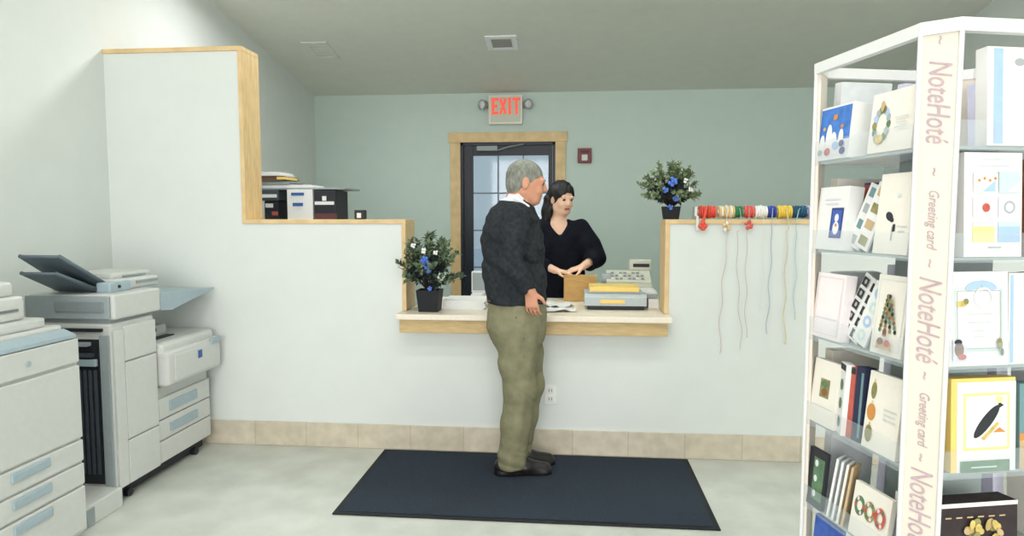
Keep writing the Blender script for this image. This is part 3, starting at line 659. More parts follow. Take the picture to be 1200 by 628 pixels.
def hand(s, wrist, fwd, palmn, sidev, curl=.5, sc=1., rw=.024):
    """fwd along fingers, palmn out of the palm, sidev towards the thumb"""
    w = np.array(wrist, float); f = np.array(fwd, float); f /= np.linalg.norm(f)
    p = np.array(palmn, float); p -= f*(p @ f); p /= np.linalg.norm(p)
    t = np.array(sidev, float); t -= f*(t @ f)+p*(t @ p); t /= np.linalg.norm(t)
    P = lambda a, b_, c: w+(f*a+t*b_+p*c)*sc
    for b_ in (-.024, -.008, .008, .024): s.cone(P(.01, b_*.7, 0), P(.085, b_*1.1, .002), .015*sc, .0125*sc, .012)
    for b_, l, r in ((.031, .068, .0088), (.0105, .077, .009), (-.0105, .071, .0086), (-.031, .055, .0078)):
        q = P(.088, b_*1.05, .002); an = curl*.5; seg = (l*.45, l*.32, l*.26); d = f*math.cos(an)+p*math.sin(an)
        for k in range(3):
            q2 = q+d*seg[k]*sc; s.cone(q, q2, (r-.0006*k)*sc, (r-.0006*(k+1))*sc, .003); q = q2; an += curl*(.8 if k == 0 else .6); d = f*math.cos(an)+p*math.sin(an)
    q = P(.022, .026, .006); d = f*.62+t*.68+p*.25; d /= np.linalg.norm(d)
    s.cone(q, q+d*.045*sc, .0135*sc, .011*sc, .008); q = q+d*.045*sc; d = f*.85+t*.3+p*.35; d /= np.linalg.norm(d); s.cone(q, q+d*.032*sc, .0105*sc, .0085*sc, .004)

# ---- the man: standing in profile at the counter, facing right
A = R(10); RT = (-.29, 3.60, 0)
man = thing('person', 'gray-haired man in charcoal sweater and olive trousers standing on the mat', 'person', (RT[0], RT[1], .012))
MR = (RT[0], RT[1], .012)
HF = frame(R(7), R(9)); HC = (-.258, 3.60, 1.612)
s = SDF((-.60, 3.25, 0.0), (-.02, 3.95, 1.78), .0048)
L = head(s, HC, HF, 1.02)
s.cone((-.312, 3.60, 1.50), (-.29, 3.605, 1.58), .062, .058, .03)
s.cone((-.275, 3.61, 1.55), (-.25, 3.615, 1.57), .04, .045, .03)
s.loft([(.90, -.306, 3.60, .16, .11), (1.05, -.315, 3.60, .15, .115), (1.25, -.325, 3.60, .165, .115), (1.42, -.322, 3.60, .17, .10), (1.50, -.318, 3.60, .09, .07)], A)
rsh, rel, rwr = (-.292, 3.425, 1.43), (-.315, 3.37, 1.19), (-.222, 3.405, 1.045)
lsh, lel, lwr = (-.345, 3.775, 1.43), (-.36, 3.82, 1.19), (-.27, 3.80, 1.07)
s.chain([rsh, rel, rwr], [.052, .04, .029]); s.chain([lsh, lel, lwr], [.052, .04, .029])
hand(s, rwr, (.10, .06, -1), (.3, .95, .1), (.9, -.3, .2), .6, .94)
hand(s, lwr, (.15, -.1, -1), (.2, -1, 0), (1, .2, .2), .4, 1.0)
rh, rk, ra = (-.31, 3.52, .86), (-.298, 3.525, .50), (-.335, 3.565, .10)
lh, lk, la = (-.30, 3.675, .86), (-.262, 3.685, .49), (-.318, 3.69, .10)
s.chain([rh, rk, ra], [.085, .055, .034], .03); s.chain([lh, lk, la], [.085, .055, .034], .03)
def foot(s, a, ang, k=.02):
    f = np.array((math.cos(ang), math.sin(ang), 0)); a = np.array(a)
    b0 = a.copy(); b0[2] = .062
    s.cone(b0-f*.045, b0+f*.09, .030, .030, k); s.cone(b0+f*.09-[0, 0, .012], b0+f*.15-[0, 0, .024], .030, .022, k)
foot(s, ra, A+R(-2)); foot(s, la, A+R(4))
lipz = lambda C: (np.abs((C-np.array(HC)) @ HF[:, 2]/1.02+.0635) < .011) & ((C-np.array(HC)) @ HF[:, 0] > .083) & (np.abs((C-np.array(HC)) @ HF[:, 1]) < .022)
def eyez(C, hc, Fm, sc, y0=.001):
    q = (C-np.array(hc)) @ Fm/sc
    return (np.abs(q[:, 2]-y0) < .0065) & (np.abs(np.abs(q[:, 1])-.031) < .0095) & (q[:, 0] > .078)
s.mesh('body', M['skin_m'], man, MR, ([M['eye'], mat('lip_pale', (178, 112, 98), .5)], lambda C: np.where(eyez(C, HC, HF, 1.02), 1, np.where(lipz(C), 2, 0))))
# hair: a short shell over cranium
s = SDF((-.44, 3.45, 1.48), (-.08, 3.78, 1.78), .0042)
s.ell(L(-.013, 0, .025), np.array((.0985, .0795, .0925))*1.02, HF, .01)
s.ell(L(-.045, 0, -.035), np.array((.056, .066, .055)), HF, .03)
s.ell(L(.088, 0, -.05), np.array((.088, .12, .092)), HF, .006, True)          # face opening
for y in (.088, -.088): s.ell(L(.006, y, -.028), np.array((.026, .03, .036)), HF, .004, True)
s.ell(L(.02, 0, -.12), np.array((.12, .12, .075)), HF, .01, True)
s.ripple(lambda x, y, z: .0022*np.sin(x*260+np.sin(z*120)*2)*np.sin(y*240+z*90))
s.mesh('hair', M['hair_g'], man, MR)
b = MB()
for y in (.032, -.032):
    pts = [Vector(L(.098-.006*abs(k), y+.012*k*(1 if y > 0 else -1), .022-.003*abs(k))) for k in (-1, 0, 1)]; b.tube(pts, [.003, .004, .002], M['hair_g'], 6)
b.build('eyebrows', man)
# shirt collar
s = SDF((-.46, 3.42, 1.34), (-.10, 3.80, 1.60), .0042)
s.cone((-.322, 3.60, 1.478), (-.302, 3.603, 1.545), .086, .070, .004)
s.cone((-.305, 3.603, 1.40), (-.225, 3.617, 1.505), .05, .034, .02)
s.keep((-.30, 3.603, 1.548), (-.32, 0, 1))
s.cone((-.318, 3.60, 1.51), (-.27, 3.61, 1.62), .060, .062, .003, True)
s.keep((-.235, 3.62, 1.50), (.75, .15, .35))
s.chain([(-.34, 3.542, 1.537), (-.30, 3.525, 1.52), (-.25, 3.528, 1.475), (-.20, 3.55, 1.385)], [.011, .014, .016, .011], .01)
s.mesh('shirt_collar', M['shirt'], man, MR)
# sweater
s = SDF((-.62, 3.2, .90), (.0, 3.98, 1.56), .0055)
s.loft([(.955, -.309, 3.60, .178, .158), (.985, -.310, 3.60, .188, .168), (1.03, -.313, 3.60, .192, .17), (1.10, -.322, 3.60, .190, .172), (1.22, -.328, 3.60, .188, .172), (1.34, -.330, 3.60, .19, .165), (1.42, -.325, 3.60, .195, .142), (1.465, -.325, 3.60, .15, .115), (1.50, -.322, 3.60, .088, .09), (1.515, -.32, 3.60, .075, .08)], A, .03)
s.cone((-.40, 3.58, 1.34), (-.375, 3.585, 1.42), .085, .07, .05)
s.chain([rsh, (-.312, 3.385, 1.32), rel, (-.235, 3.402, 1.072)], [.074, .067, .062, .047], .010); s.chain([lsh, lel, (-.285, 3.803, 1.095)], [.078, .064, .047], .035)
s.cone((-.262, 3.61, 1.46), (-.17, 3.63, 1.33), .012, .03, .03, True)
cre = lambda t, w: np.exp(-(np.sin(t)/w)**2)
s.ripple(lambda x, y, z: .009*cre(15*z+13*x+2*np.sin(7*y+3*z), .22)*np.exp(-((z-1.17)/.17)**2)+.007*cre(11*z-16*x+2*np.sin(8*y), .2)*np.exp(-((z-1.33)/.12)**2)+.004*np.sin(34*z+18*x+5*np.sin(9*y+4))+.0042*np.sin(62*x+48*z+12*y)*np.exp(-((z-1.16)/.14)**2)+.002*np.sin(95*z+50*x))
s.cone((-.322, 3.60, 1.49), (-.295, 3.603, 1.57), .066, .07, .004, True)
s.keep((-.3, 3.6, .958), (0, 0, -1))
s.cone((-.235, 3.402, 1.072), (-.20, 3.41, 1.0), .03, .03, .003, True)
s.mesh('sweater', M['sweater'], man, MR)
# shirt front seen at the open neck
b = MB()
# belt
b = MB(); bp = []
for k in range(33):
    t = 2*PI*k/32; u, v = .155*math.cos(t), .164*math.sin(t); bp.append((-.308+u*math.cos(A)-v*math.sin(A), 3.60+u*math.sin(A)+v*math.cos(A), .978))
b.tube(bp, .011, mat('belt_tan', (120, 84, 62), .5), 6); b.build('belt', man)
# trousers
s = SDF((-.58, 3.3, .02), (-.02, 3.9, 1.01), .0055)
s.loft([(.66, -.295, 3.60, .10, .085), (.74, -.302, 3.60, .145, .135), (.82, -.308, 3.60, .172, .166), (.90, -.308, 3.60, .172, .165), (.985, -.308, 3.60, .165, .155)], A, .05)
s.chain([(-.312, 3.525, .82), (-.298, 3.525, .64), (-.286, 3.525, .50), (-.308, 3.545, .30), (-.333, 3.562, .085)], [.115, .097, .080, .079, .081], .035)
s.chain([(-.295, 3.675, .82), (-.268, 3.68, .64), (-.248, 3.685, .49), (-.275, 3.688, .30), (-.312, 3.69, .085)], [.115, .097, .080, .075, .073], .035)
s.ripple(lambda x, y, z: .006*cre(13*z-17*x+1.5*np.sin(9*y)+.6, .2)*np.exp(-((z-.72)/.10)**2)+.005*cre(16*z+12*x+5*y, .22)*np.exp(-((z-.47)/.09)**2)+.005*cre(34*z+8*x, .3)*np.exp(-((z-.12)/.06)**2)+.0022*np.sin(20*z+42*x+30*y+2*np.sin(9*z))*(1+1.8*np.exp(-((z-.72)/.09)**2)+1.2*np.exp(-((z-.46)/.06)**2))+.003*np.exp(-((z-.10)/.06)**2)*np.sin(85*z+35*x+20*y)+.002*np.sin(70*x-12*z+30*y))
s.keep((0, 0, .048), (0, 0, -1)); s.keep((0, 0, .985), (0, 0, 1))
s.mesh('trousers', M['khaki'], man, MR)
b = MB(); b.tube([(-.30, 3.427, .905), (-.275, 3.426, .84), (-.255, 3.428, .79)], .003, mat('pocket_seam', (92, 86, 60), .8)); b.build('pocket_edge', man)
for nm, a, an in (('shoe', ra, A+R(-2)), ('shoe', la, A+R(4))):
    s = SDF((a[0]-.16, a[1]-.14, 0), (a[0]+.30, a[1]+.2, .16), .0045); f = np.array((math.cos(an), math.sin(an), 0)); p = np.array((a[0], a[1], 0))
    s.cone(p-f*.052+[0, 0, .055], p+f*.08+[0, 0, .05], .044, .046, .02); s.cone(p+f*.08+[0, 0, .046], p+f*.185+[0, 0, .038], .048, .036, .02); s.cone(p+[0, 0, .06], p+[0, 0, .095], .045, .042, .02)
    s.cone(p-f*.05+[0, 0, .022], p+f*.185+[0, 0, .022], .046, .042, .006)
    s.keep((0, 0, .012), (0, 0, -1)); s.keep((0, 0, .11), (0, 0, 1)); s.mesh(nm, M['leather'], man, MR)

# ---- the woman behind the counter
WR = (-.08, 4.82, 0)
wom = thing('person', 'dark-haired woman in black v-neck sweater standing behind the counter', 'person', WR)
WA = R(-80); WH = frame(R(-58), R(12)); WC = (-.088, 4.80, 1.562)
s = SDF((-.42, 4.4, 0), (.32, 5.05, 1.75), .0048)
LW = head(s, WC, WH, .97, True)
s.cone((-.118, 4.83, 1.36), (-.098, 4.81, 1.49), .052, .048, .03)
s.loft([(.86, -.075, 4.83, .15, .10), (1.02, -.085, 4.83, .12, .09), (1.2, -.09, 4.83, .135, .10), (1.30, -.095, 4.83, .15, .09), (1.375, -.105, 4.83, .13, .07), (1.41, -.11, 4.83, .07, .055)], WA)
s.cone((-.23, 4.83, 1.35), (.03, 4.82, 1.345), .045, .045, .03)
lsh, lel, lwr = (.045, 4.82, 1.335), (.152, 4.78, 1.135), (.062, 4.60, 1.085)
rsh, rel, rwr = (-.235, 4.82, 1.335), (-.30, 4.76, 1.12), (-.125, 4.585, 1.06)
s.chain([lsh, lel, lwr], [.046, .036, .025]); s.chain([rsh, rel, rwr], [.046, .036, .025])
hand(s, lwr, (-1, -.25, -.28), (-.25, .1, -1), (0, -1, .1), .45, .9)
hand(s, rwr, (1, -.15, -.15), (.1, 0, -1), (0, -1, 0), .4, .9)
for x in (-.16, .01): s.chain([(x, 4.83, .86), (x, 4.83, .48), (x, 4.84, .10)], [.085, .052, .036], .03)
foot(s, (-.16, 4.84, .1), R(-95)); foot(s, (.01, 4.84, .1), R(-75))
lipw = lambda C: (np.abs((C-np.array(WC)) @ WH[:, 2]/.97+.0635) < .010) & ((C-np.array(WC)) @ WH[:, 0] > .078) & (np.abs((C-np.array(WC)) @ WH[:, 1]) < .020)
s.mesh('body', M['skin_w'], wom, WR, ([M['eye'], M['lips']], lambda C: np.where(eyez(C, WC, WH, .97), 1, np.where(lipw(C), 2, 0))))
s = SDF((-.32, 4.60, 1.22), (.13, 5.02, 1.78), .0045)
s.ell(LW(-.016, 0, .03), np.array((.108, .09, .098)), WH, .01)
s.ell(LW(-.06, 0, -.03), np.array((.065, .085, .08)), WH, .03)
s.chain([LW(-.05, -.072, -.02), LW(-.045, -.085, -.10), LW(-.03, -.095, -.20), LW(-.02, -.10, -.26)], [.042, .038, .03, .018], .03)
s.chain([LW(-.07, -.03, -.06), LW(-.075, -.04, -.16), LW(-.06, -.06, -.25)], [.06, .05, .02], .03)
s.ell(LW(.085, .008, -.048), np.array((.085, .078, .098)), WH, .012, True)
s.ell(LW(.05, -.02, -.13), np.array((.07, .06, .07)), WH, .012, True)
s.ell(LW(.01, -.082, -.012), np.array((.02, .02, .028)), WH, .006, True)
s.ripple(lambda x, y, z: .0025*np.sin(x*150+np.sin(z*40)*2+y*60))
s.mesh('hair', M['hair_d'], wom, WR)
b = MB()
for y in (.032, -.032):
    pts = [Vector(LW(.094-.006*abs(k), y+.013*k*(1 if y > 0 else -1), .024-.003*abs(k))) for k in (-1, 0, 1)]; b.tube(pts, [.002, .0032, .0015], M['hair_d'], 6)
b.build('eyebrows', wom)
s = SDF((-.45, 4.4, .80), (.35, 5.05, 1.46), .0055)
s.loft([(.84, -.075, 4.83, .175, .125), (.95, -.08, 4.83, .165, .12), (1.08, -.085, 4.83, .16, .118), (1.22, -.09, 4.83, .165, .125), (1.31, -.095, 4.83, .17, .11), (1.37, -.105, 4.83, .145, .085), (1.41, -.112, 4.83, .078, .07)], WA, .03)
s.cone((-.235, 4.825, 1.335), (.045, 4.82, 1.33), .065, .067, .04)
s.chain([lsh, (.11, 4.80, 1.23), lel, (.118, 4.70, 1.112)], [.072, .078, .07, .062], .04); s.chain([rsh, rel, (-.20, 4.65, 1.085)], [.07, .066, .055], .04)
s.ripple(lambda x, y, z: .003*np.sin(30*z+20*x+6*y)+.0025*np.sin(48*x-30*z))
s.cone((-.118, 4.83, 1.38), (-.095, 4.80, 1.50), .060, .066, .01, True)
for k in range(7):        # the v-neck opening
    u = k/6; s.cone((-.105+.010*u, 4.745-.03*u, 1.40-.115*u), (-.105+.010*u, 4.62, 1.40-.115*u), .062*(1-u)+.006, .062*(1-u)+.006, .006, True)
s.cone((.118, 4.70, 1.112), (.05, 4.58, 1.08), .04, .042, .004, True)
s.keep((0, 0, .842), (0, 0, -1))
s.mesh('sweater', M['black_knit'], wom, WR)
s = SDF((-.35, 4.6, .02), (.2, 5.05, .92), .007)
s.loft([(.78, -.075, 4.83, .165, .12), (.9, -.075, 4.83, .155, .11)], WA)
for x in (-.16, .01): s.chain([(x, 4.83, .82), (x, 4.83, .48), (x, 4.84, .08)], [.105, .078, .07], .03)
s.keep((0, 0, .05), (0, 0, -1)); s.mesh('trousers', M['dark'], wom, WR)
for x, an in ((-.16, R(-95)), (.01, R(-75))):
    s = SDF((x-.16, 4.55, 0), (x+.16, 4.98, .14), .006); f = np.array((math.cos(an), math.sin(an), 0)); p = np.array((x, 4.84, 0))
    s.cone(p-f*.05+[0, 0, .045], p+f*.18+[0, 0, .035], .045, .036, .02); s.keep((0, 0, .002), (0, 0, -1)); s.keep((0, 0, .09), (0, 0, 1)); s.mesh('shoe', M['leather'], wom, WR)

# ------------------------------------------------------------------ card spinner
TH = .232; CC = Vector((.874, 1.669, 0)); HS, CH = .227, .049; ST = [1.561, 1.337, 1.113, .889, .665, .441]; TOP = 1.796
sp = thing('card_spinner', 'tall white card display tower with lettered corner posts at right', 'display rack', CC, TH); sp['_local'] = 1
def octo(r, c): return [(-r, -r+c), (-r, r-c), (-r+c, r), (r-c, r), (r, r-c), (r, -r+c), (r-c, -r), (-r+c, -r)]
def ring(b, r0, r1, c0, c1, z0, z1, m):
    A_, B_ = octo(r0, c0), octo(r1, c1); vs = [(x, y, z) for P_ in (A_, B_) for z in (z0, z1) for x, y in P_]; fs = []
    for i in range(8):
        j = (i+1) % 8; fs += [(i, j, 8+j, 8+i), (16+j, 16+i, 24+i, 24+j), (8+i, 8+j, 24+j, 24+i), (j, i, 16+i, 16+j)]
    b.add(vs, fs, m)
b = MB(); ring(b, HS+.004, HS-.014, CH, CH-.008, TOP-.014, TOP+.012, M['white']); b.build('top_rim', sp)
for k in range(4):
    b = MB(); b.M = Matrix.Rotation(k*PI/2, 4, 'Z')
    d_ = HS-CH/2; q = Vector((-d_, -d_, 0)); n = Vector((-1, -1, 0)).normalized(); t_ = Vector((1, -1, 0)).normalized(); hw = CH/math.sqrt(2)
    P4 = [q-t_*hw, q+t_*hw, q+t_*hw-n*.012, q-t_*hw-n*.012]
    b.add([(p.x, p.y, z) for z in (.1, TOP-.014) for p in P4], [(3, 2, 1, 0), (4, 5, 6, 7)]+[(i, (i+1) % 4, 4+(i+1) % 4, 4+i) for i in range(4)], M['post'])
    for sg in (-1, 1):
        e = q+t_*hw*sg; b.cyl((e.x, e.y, .1), (e.x, e.y, TOP-.005), .005, .005, M['white'], 8)
    post = b.build('corner_post', sp)
    if k == 0:
        o_ = q+n*.0012
        mid = Matrix(((t_.x*0, t_.x, n.x, 0), (0, t_.y, n.y, 0), (-1, 0, 0, 0), (0, 0, 0, 1)))   # text runs down, tops to the right
        for tx, za, zb, size in [('~', 1.775, 1.765, .03), ('NoteHoté', 1.73, 1.565, .058), ('~', 1.515, 1.505, .03), ('Greeting card', 1.472, 1.352, .026), ('~', 1.330, 1.32, .03), ('NoteHoté', 1.297, 1.118, .058), ('~', 1.098, 1.088, .03), ('Greeting card', 1.056, .942, .026), ('~', .925, .915, .03), ('NoteHoté', .897, .72, .058), ('~', .70, .69, .03), ('Greeting card', .65, .53, .026), ('~', .50, .49, .03)]:
            p = o_.copy(); p.z = (za+zb)/2; M4 = Matrix.Translation(p) @ mid
            r = text_mesh(tx, size, M['mauve'], 'lettering', post, M4, .35 if len(tx) > 1 else 0, .0004)
            if len(tx) > 1:
                zs = [v.co.z for v in r.data.vertices]; L_ = max(zs)-min(zs); c_ = (max(zs)+min(zs))/2
                for v in r.data.vertices: v.co.z = p.z+(v.co.z-c_)*(za-zb)/L_
for i, z in enumerate(ST):
    b = MB(); b.prism(octo(HS-.012, CH), 'z', z-.006, z, M['shelf']); sh = b.build('shelf', sp)
    for k in range(4):
        b = MB(); b.M = Matrix.Rotation(k*PI/2, 4, 'Z'); b.box(-HS-.001, -HS+.002, -HS+CH, HS-CH, z-.01, z+.05, M['acrylic']); b.build('clear_lip', sh)
    if i > 0:
        b = MB(); b.box(-.07, .07, -.07, .07, z+.0005, ST[i-1]-.0065, M['core'], .004); b.build('core_panel', sh)
b = MB(); b.prism(octo(HS, CH), 'z', .03, .12, M['white']); b.prism(octo(HS-.05, CH), 'z', 0, .03, M['dark']); b.box(-.07, .07, -.07, .07, .12, .434, M['core']); b.build('base', sp)
del sp['_local']

# cards: local x right, y into the rack, z up; printed front at y = 0
class Card:
    def __init__(s, w, h, t, m): s.w, s.h = w, h; s.b = MB(); s.b.box(-w/2, w/2, 0, t, 0, h, m, .0012); s.l = 1
    def poly(s, pts, m):
        y = -.0005*s.l; s.l += .35; s.b.add([(p[0], y, p[1]) for p in pts], [list(range(len(pts)))], m)
    def rect(s, x0, z0, x1, z1, m): s.poly([(x0, z0), (x1, z0), (x1, z1), (x0, z1)], m)
    def disc(s, x, z, rx, rz, m, a=0, n=16):
        s.poly([(x+rx*math.cos(2*PI*i/n)*math.cos(a)-rz*math.sin(2*PI*i/n)*math.sin(a), z+rx*math.cos(2*PI*i/n)*math.sin(a)+rz*math.sin(2*PI*i/n)*math.cos(a)) for i in range(n)], m)
    def ring(s, x, z, r0, r1, m, n=18, sz=1):
        y = -.0005*s.l; s.l += .35; vs = []
        for i in range(n):
            t = 2*PI*i/n; vs += [(x+r0*math.cos(t), y, z+r0*sz*math.sin(t)), (x+r1*math.cos(t), y, z+r1*sz*math.sin(t))]
        s.b.add(vs, [(2*i, 2*i+1, 2*((i+1) % n)+1, 2*((i+1) % n)) for i in range(n)], m)
    def frame(s, x0, z0, x1, z1, t, m):
        s.rect(x0, z0, x1, z0+t, m); s.rect(x0, z1-t, x1, z1, m); s.rect(x0, z0+t, x0+t, z1-t, m); s.rect(x1-t, z0+t, x1, z1-t, m)
    def place(s, face, a, tier, label, depth=.0, tilt=-6, lift=0, yaw=0, roll=0, name='greeting_card', cat='card', group=None):
        o = s.b.build(name); z = ST[tier]+.001+lift
        if face == 'L': p = Vector((-HS+.006+depth, a, z)); r = TH-PI/2
        elif face == 'F': p = Vector((a, -HS+.006+depth, z)); r = TH
        elif face == 'B': p = Vector((a, HS-.006-depth, z)); r = TH+PI
        else: p = Vector((HS-.006-depth, a, z)); r = TH+PI/2
        o.location = CC + Matrix.Rotation(TH, 3, 'Z') @ p; o.rotation_euler = (Matrix.Rotation(r+R(yaw), 3, 'Z') @ Matrix.Rotation(R(tilt), 3, 'X') @ Matrix.Rotation(R(roll), 3, 'Y')).to_euler('XYZ'); o.location.z += s.w/2*abs(math.sin(R(roll)))
        # rotation order: tilt about the card's own x first, then heading
        return tag(o, label, cat, group)
def cm(n, c, var=.05): return mat('ink_'+n, c, .6, var=var, scale=40)
I = dict(sky=cm('sky', (66, 120, 196), .25), pale=cm('pale', (222, 226, 228)), gray=cm('gray', (168, 174, 174)), dk=cm('dark', (44, 46, 50)), navy=cm('navy', (52, 66, 128)), green=cm('green', (92, 124, 92), .3), red=cm('red', (190, 92, 76), .2), orange=cm('orange', (208, 140, 70)), tan=cm('tan', (196, 170, 130)), gold=cm('gold', (206, 182, 104), .35), pink=cm('pink', (232, 208, 212)), blue=cm('blue', (168, 196, 226)), mint=cm('mint', (196, 222, 214)), lemon=cm('lemon', (236, 228, 150)), olive=cm('olive', (142, 136, 84), .3), brown=cm('brown', (128, 88, 62), .3), teal=cm('teal', (110, 146, 150)), lil=cm('lilac', (216, 214, 232)), cob=cm('cobalt', (64, 96, 178), .2), silver=cm('silver', (202, 206, 204)), choc=cm('choc', (52, 42, 44), .3))
W_, CR = M['card_white'], M['cream']
def lines(c, z, ws, m=I['silver'], dz=.011, h=.003, x=0):
    for k, w in enumerate(ws): c.rect(x-w/2, z-dz*k, x+w/2, z-dz*k+h, m)
# --- left face, top tier
c = Card(.128, .132, .045, W_); c.rect(-.06, .045, .06, .127, I['sky']); c.rect(-.06, .006, .06, .046, I['pale'])
for x, z, w, h, m in ((-.02, .055, .02, .06, W_), (.028, .05, .016, .04, CR), (.0, .04, .022, .05, W_), (-.045, .045, .016, .035, W_)): c.disc(x, z, w*.6, h*.55, m)
for x, z, r, m in ((0, .103, .009, I['orange']), (.03, .078, .006, I['orange']), (-.04, .078, .006, I['tan']), (-.02, .02, .012, I['red']), (.04, .018, .011, I['navy']), (.01, .033, .012, I['blue']), (-.05, .02, .009, I['gray']), (.035, .036, .01, I['navy'])): c.disc(x, z, r, r*.8, m)
c.place('L', .112, 0, 'boxed card with blue sky and snow figures on the top shelf', 0, -5, name='boxed_card', cat='card')
c = Card(.138, .134, .02, CR)
for k in range(14):
    t = 2*PI*k/14; c.disc(-.03+.022*math.cos(t), .062+.034*math.sin(t), .007, .009, (I['green'], I['gray'], I['blue'], I['olive'])[k % 4])
c.disc(-.03, .103, .006, .012, I['tan']); c.disc(-.03, .03, .012, .01, I['gold']); lines(c, .07, [.04, .03, .036], x=.035)
c.place('L', -.081, 0, 'cream card with a green wreath on the top shelf', .004, -6)
# tier two
c = Card(.118, .158, .04, W_); c.rect(.0, .03, .048, .105, I['navy']); c.rect(.006, .036, .042, .099, I['cob']); c.disc(.024, .055, .012, .016, W_); c.disc(.024, .08, .008, .01, W_); c.disc(.024, .062, .004, .004, I['orange']); lines(c, .125, [.06, .05], I['lil'])
c.place('L', .118, 1, 'white boxed card with a blue snow figure panel on the second shelf', .0, -6, name='boxed_card')
c = Card(.03, .165, .022, I['navy']); c.rect(-.013, .12, .013, .16, I['red']); c.place('L', .075, 1, 'narrow navy card with red top behind the blue panel box', .07, -2)
def strip(fr, w, h, m0, m1, rows, cols=2):
    c = Card(w, h, .006, W_)
    for r_ in range(rows):
        for q in range(cols):
            x = -w/2+w*(q+.5)/cols; z = h*(r_+.5)/rows; c.rect(x-w/cols*.3, z-h/rows*.28, x+w/cols*.3, z+h/rows*.28, (m0, m1)[(r_+q) % 2])
    return c
strip(0, .05, .158, I['gray'], I['teal'], 4, 1).place('L', .054, 1, 'slanted card strip with gray squares on the second shelf', .024, -8, roll=20, name='sticker_card')
strip(0, .05, .158, I['olive'], I['tan'], 4, 1).place('L', .012, 1, 'slanted card strip with olive squares beside the bird card', .014, -8, roll=20, name='sticker_card')
c = Card(.108, .178, .012, CR); c.disc(-.012, .083, .013, .009, I['dk'], -.6); c.disc(-.003, .075, .006, .005, I['dk']); c.rect(-.001, .03, .004, .062, I['gray']); c.rect(.002, .05, .01, .066, I['dk']); lines(c, .06, [.03, .02], x=.03); c.disc(.01, .13, .006, .005, I['pale'])
c.place('L', -.098, 1, 'cream card with a small dark bird on the second shelf', .004, -6)
# tier three
c = Card(.115, .165, .03, mat('card_blush', (242, 234, 234), .6, var=.015)); c.frame(-.05, .01, .05, .155, .002, I['pink']); c.rect(-.045, .05, .045, .052, I['lil'])
c.place('L', .118, 2, 'plain blush white boxed card on the third shelf', .0, -6, name='boxed_card')
c = Card(.075, .16, .006, W_)
for r_ in range(5):
    for q in range(2): x = -.02+.036*q; z = .016+.031*r_; c.rect(x-.012, z-.01, x+.010, z+.012, I['dk']); c.disc(x, z+.002, .004, .006, I['gray'])
c.place('L', .058, 2, 'slanted sheet of black square stickers on the third shelf', .024, -8, roll=23, name='sticker_card')
c = Card(.05, .155, .006, W_)
for r_ in range(4): c.ring(0, .022+.036*r_, .007, .014, I['blue'] if r_ % 2 else I['mint'])
c.place('L', .006, 2, 'slanted card strip with pale rings beside the tree card', .014, -8, roll=20, name='sticker_card')
c = Card(.098, .178, .012, CR); c.frame(-.042, .012, .042, .168, .002, I['pale'])
for k in range(9):
    z = .055+.0095*k; w = .024*(1-k/9.5)
    for j in range(4): c.disc(-w+2*w*j/3, z, .0045, .005, (I['green'], I['brown'], I['olive'], I['dk'])[(k+j) % 4])
c.rect(-.006, .042, .006, .056, I['brown']); c.rect(-.022, .014, .024, .03, I['tan']); c.disc(-.01, .03, .01, .008, I['brown']); c.disc(.012, .028, .009, .008, I['red'])
c.place('L', -.098, 2, 'cream card with a dark christmas tree on the third shelf', .004, -6)
# tier four
c = Card(.105, .165, .02, CR); c.rect(-.018, .07, .02, .118, I['olive']); c.disc(0, .105, .012, .01, I['green']); c.disc(.002, .085, .012, .01, I['brown']); c.rect(-.04, .045, .04, .0465, I['silver'])
c.place('L', .122, 3, 'cream boxed card with a small olive picture on the fourth shelf', 0, -6, name='boxed_card')
c = Card(.045, .175, .02, W_); c.rect(-.021, .158, .021, .173, I['dk'])
for k in range(3): c.disc(0, .03+.046*k, .011, .014, I['green'])
c.place('L', .053, 3, 'narrow card box with green leaf dots and black top', .003, -3, yaw=-20, name='boxed_card')
c = Card(.026, .172, .03, I['red']); c.rect(-.013, .155, .013, .17, I['dk']); c.place('L', .022, 3, 'thin brick red card box standing between green dots and navy', .006, -3, name='boxed_card')
c = Card(.03, .178, .03, cm('navyspine', (38, 44, 72))); c.rect(.005, .01, .013, .165, I['teal']); c.place('L', -.008, 3, 'thin navy card box beside the cream ornament card', .006, -3, name='boxed_card')
c = Card(.11, .178, .014, CR)
for z, m, w in ((.135, I['olive'], .009), (.085, I['orange'], .014), (.035, I['olive'], .012)): c.disc(-.035, z, w, .02, m); c.rect(-.037, z+.018, -.033, z+.026, I['gold'])
lines(c, .1, [.04, .036, .04], x=.025)
c.place('L', -.09, 3, 'cream card with three hanging ornaments on the fourth shelf', .002, -6)
# tier five
c = Card(.07, .15, .012, I['dk']); c.rect(-.012, .02, .032, .13, I['green'])
for k in range(3): c.disc(.0, .035+.04*k, .007, .009, I['pale'])
c.place('L', .142, 4, 'dark card with pale dots at the far end of the fifth shelf', .0, -5)
for k, (y, m, lb) in enumerate(((.098, W_, 'white'), (.078, I['pale'], 'pale gray'), (.058, CR, 'cream'), (.04, I['tan'], 'tan'))):
    c = Card(.05, .155, .006, m); c.rect(-.02, .01, -.016, .145, I['silver']); c.place('L', y, 4, '%s card standing edgeways on the fifth shelf behind the wreath trio card' % lb, .02, -8, yaw=-55, group='edgeways cards on the fifth shelf')
c = Card(.125, .128, .014, CR)
for x, m in ((-.036, I['green']), (0, I['olive']), (.036, I['red'])):
    c.ring(x, .075, .009, .018, m, sz=1.3)
    for j in range(6): c.disc(x+.0135*math.cos(j*1.05), .075+.0175*math.sin(j*1.05), .004, .005, (I['red'], I['green'], I['pink'])[j % 3])
c.place('L', -.062, 4, 'cream card with three small wreaths in a row', .002, -8)
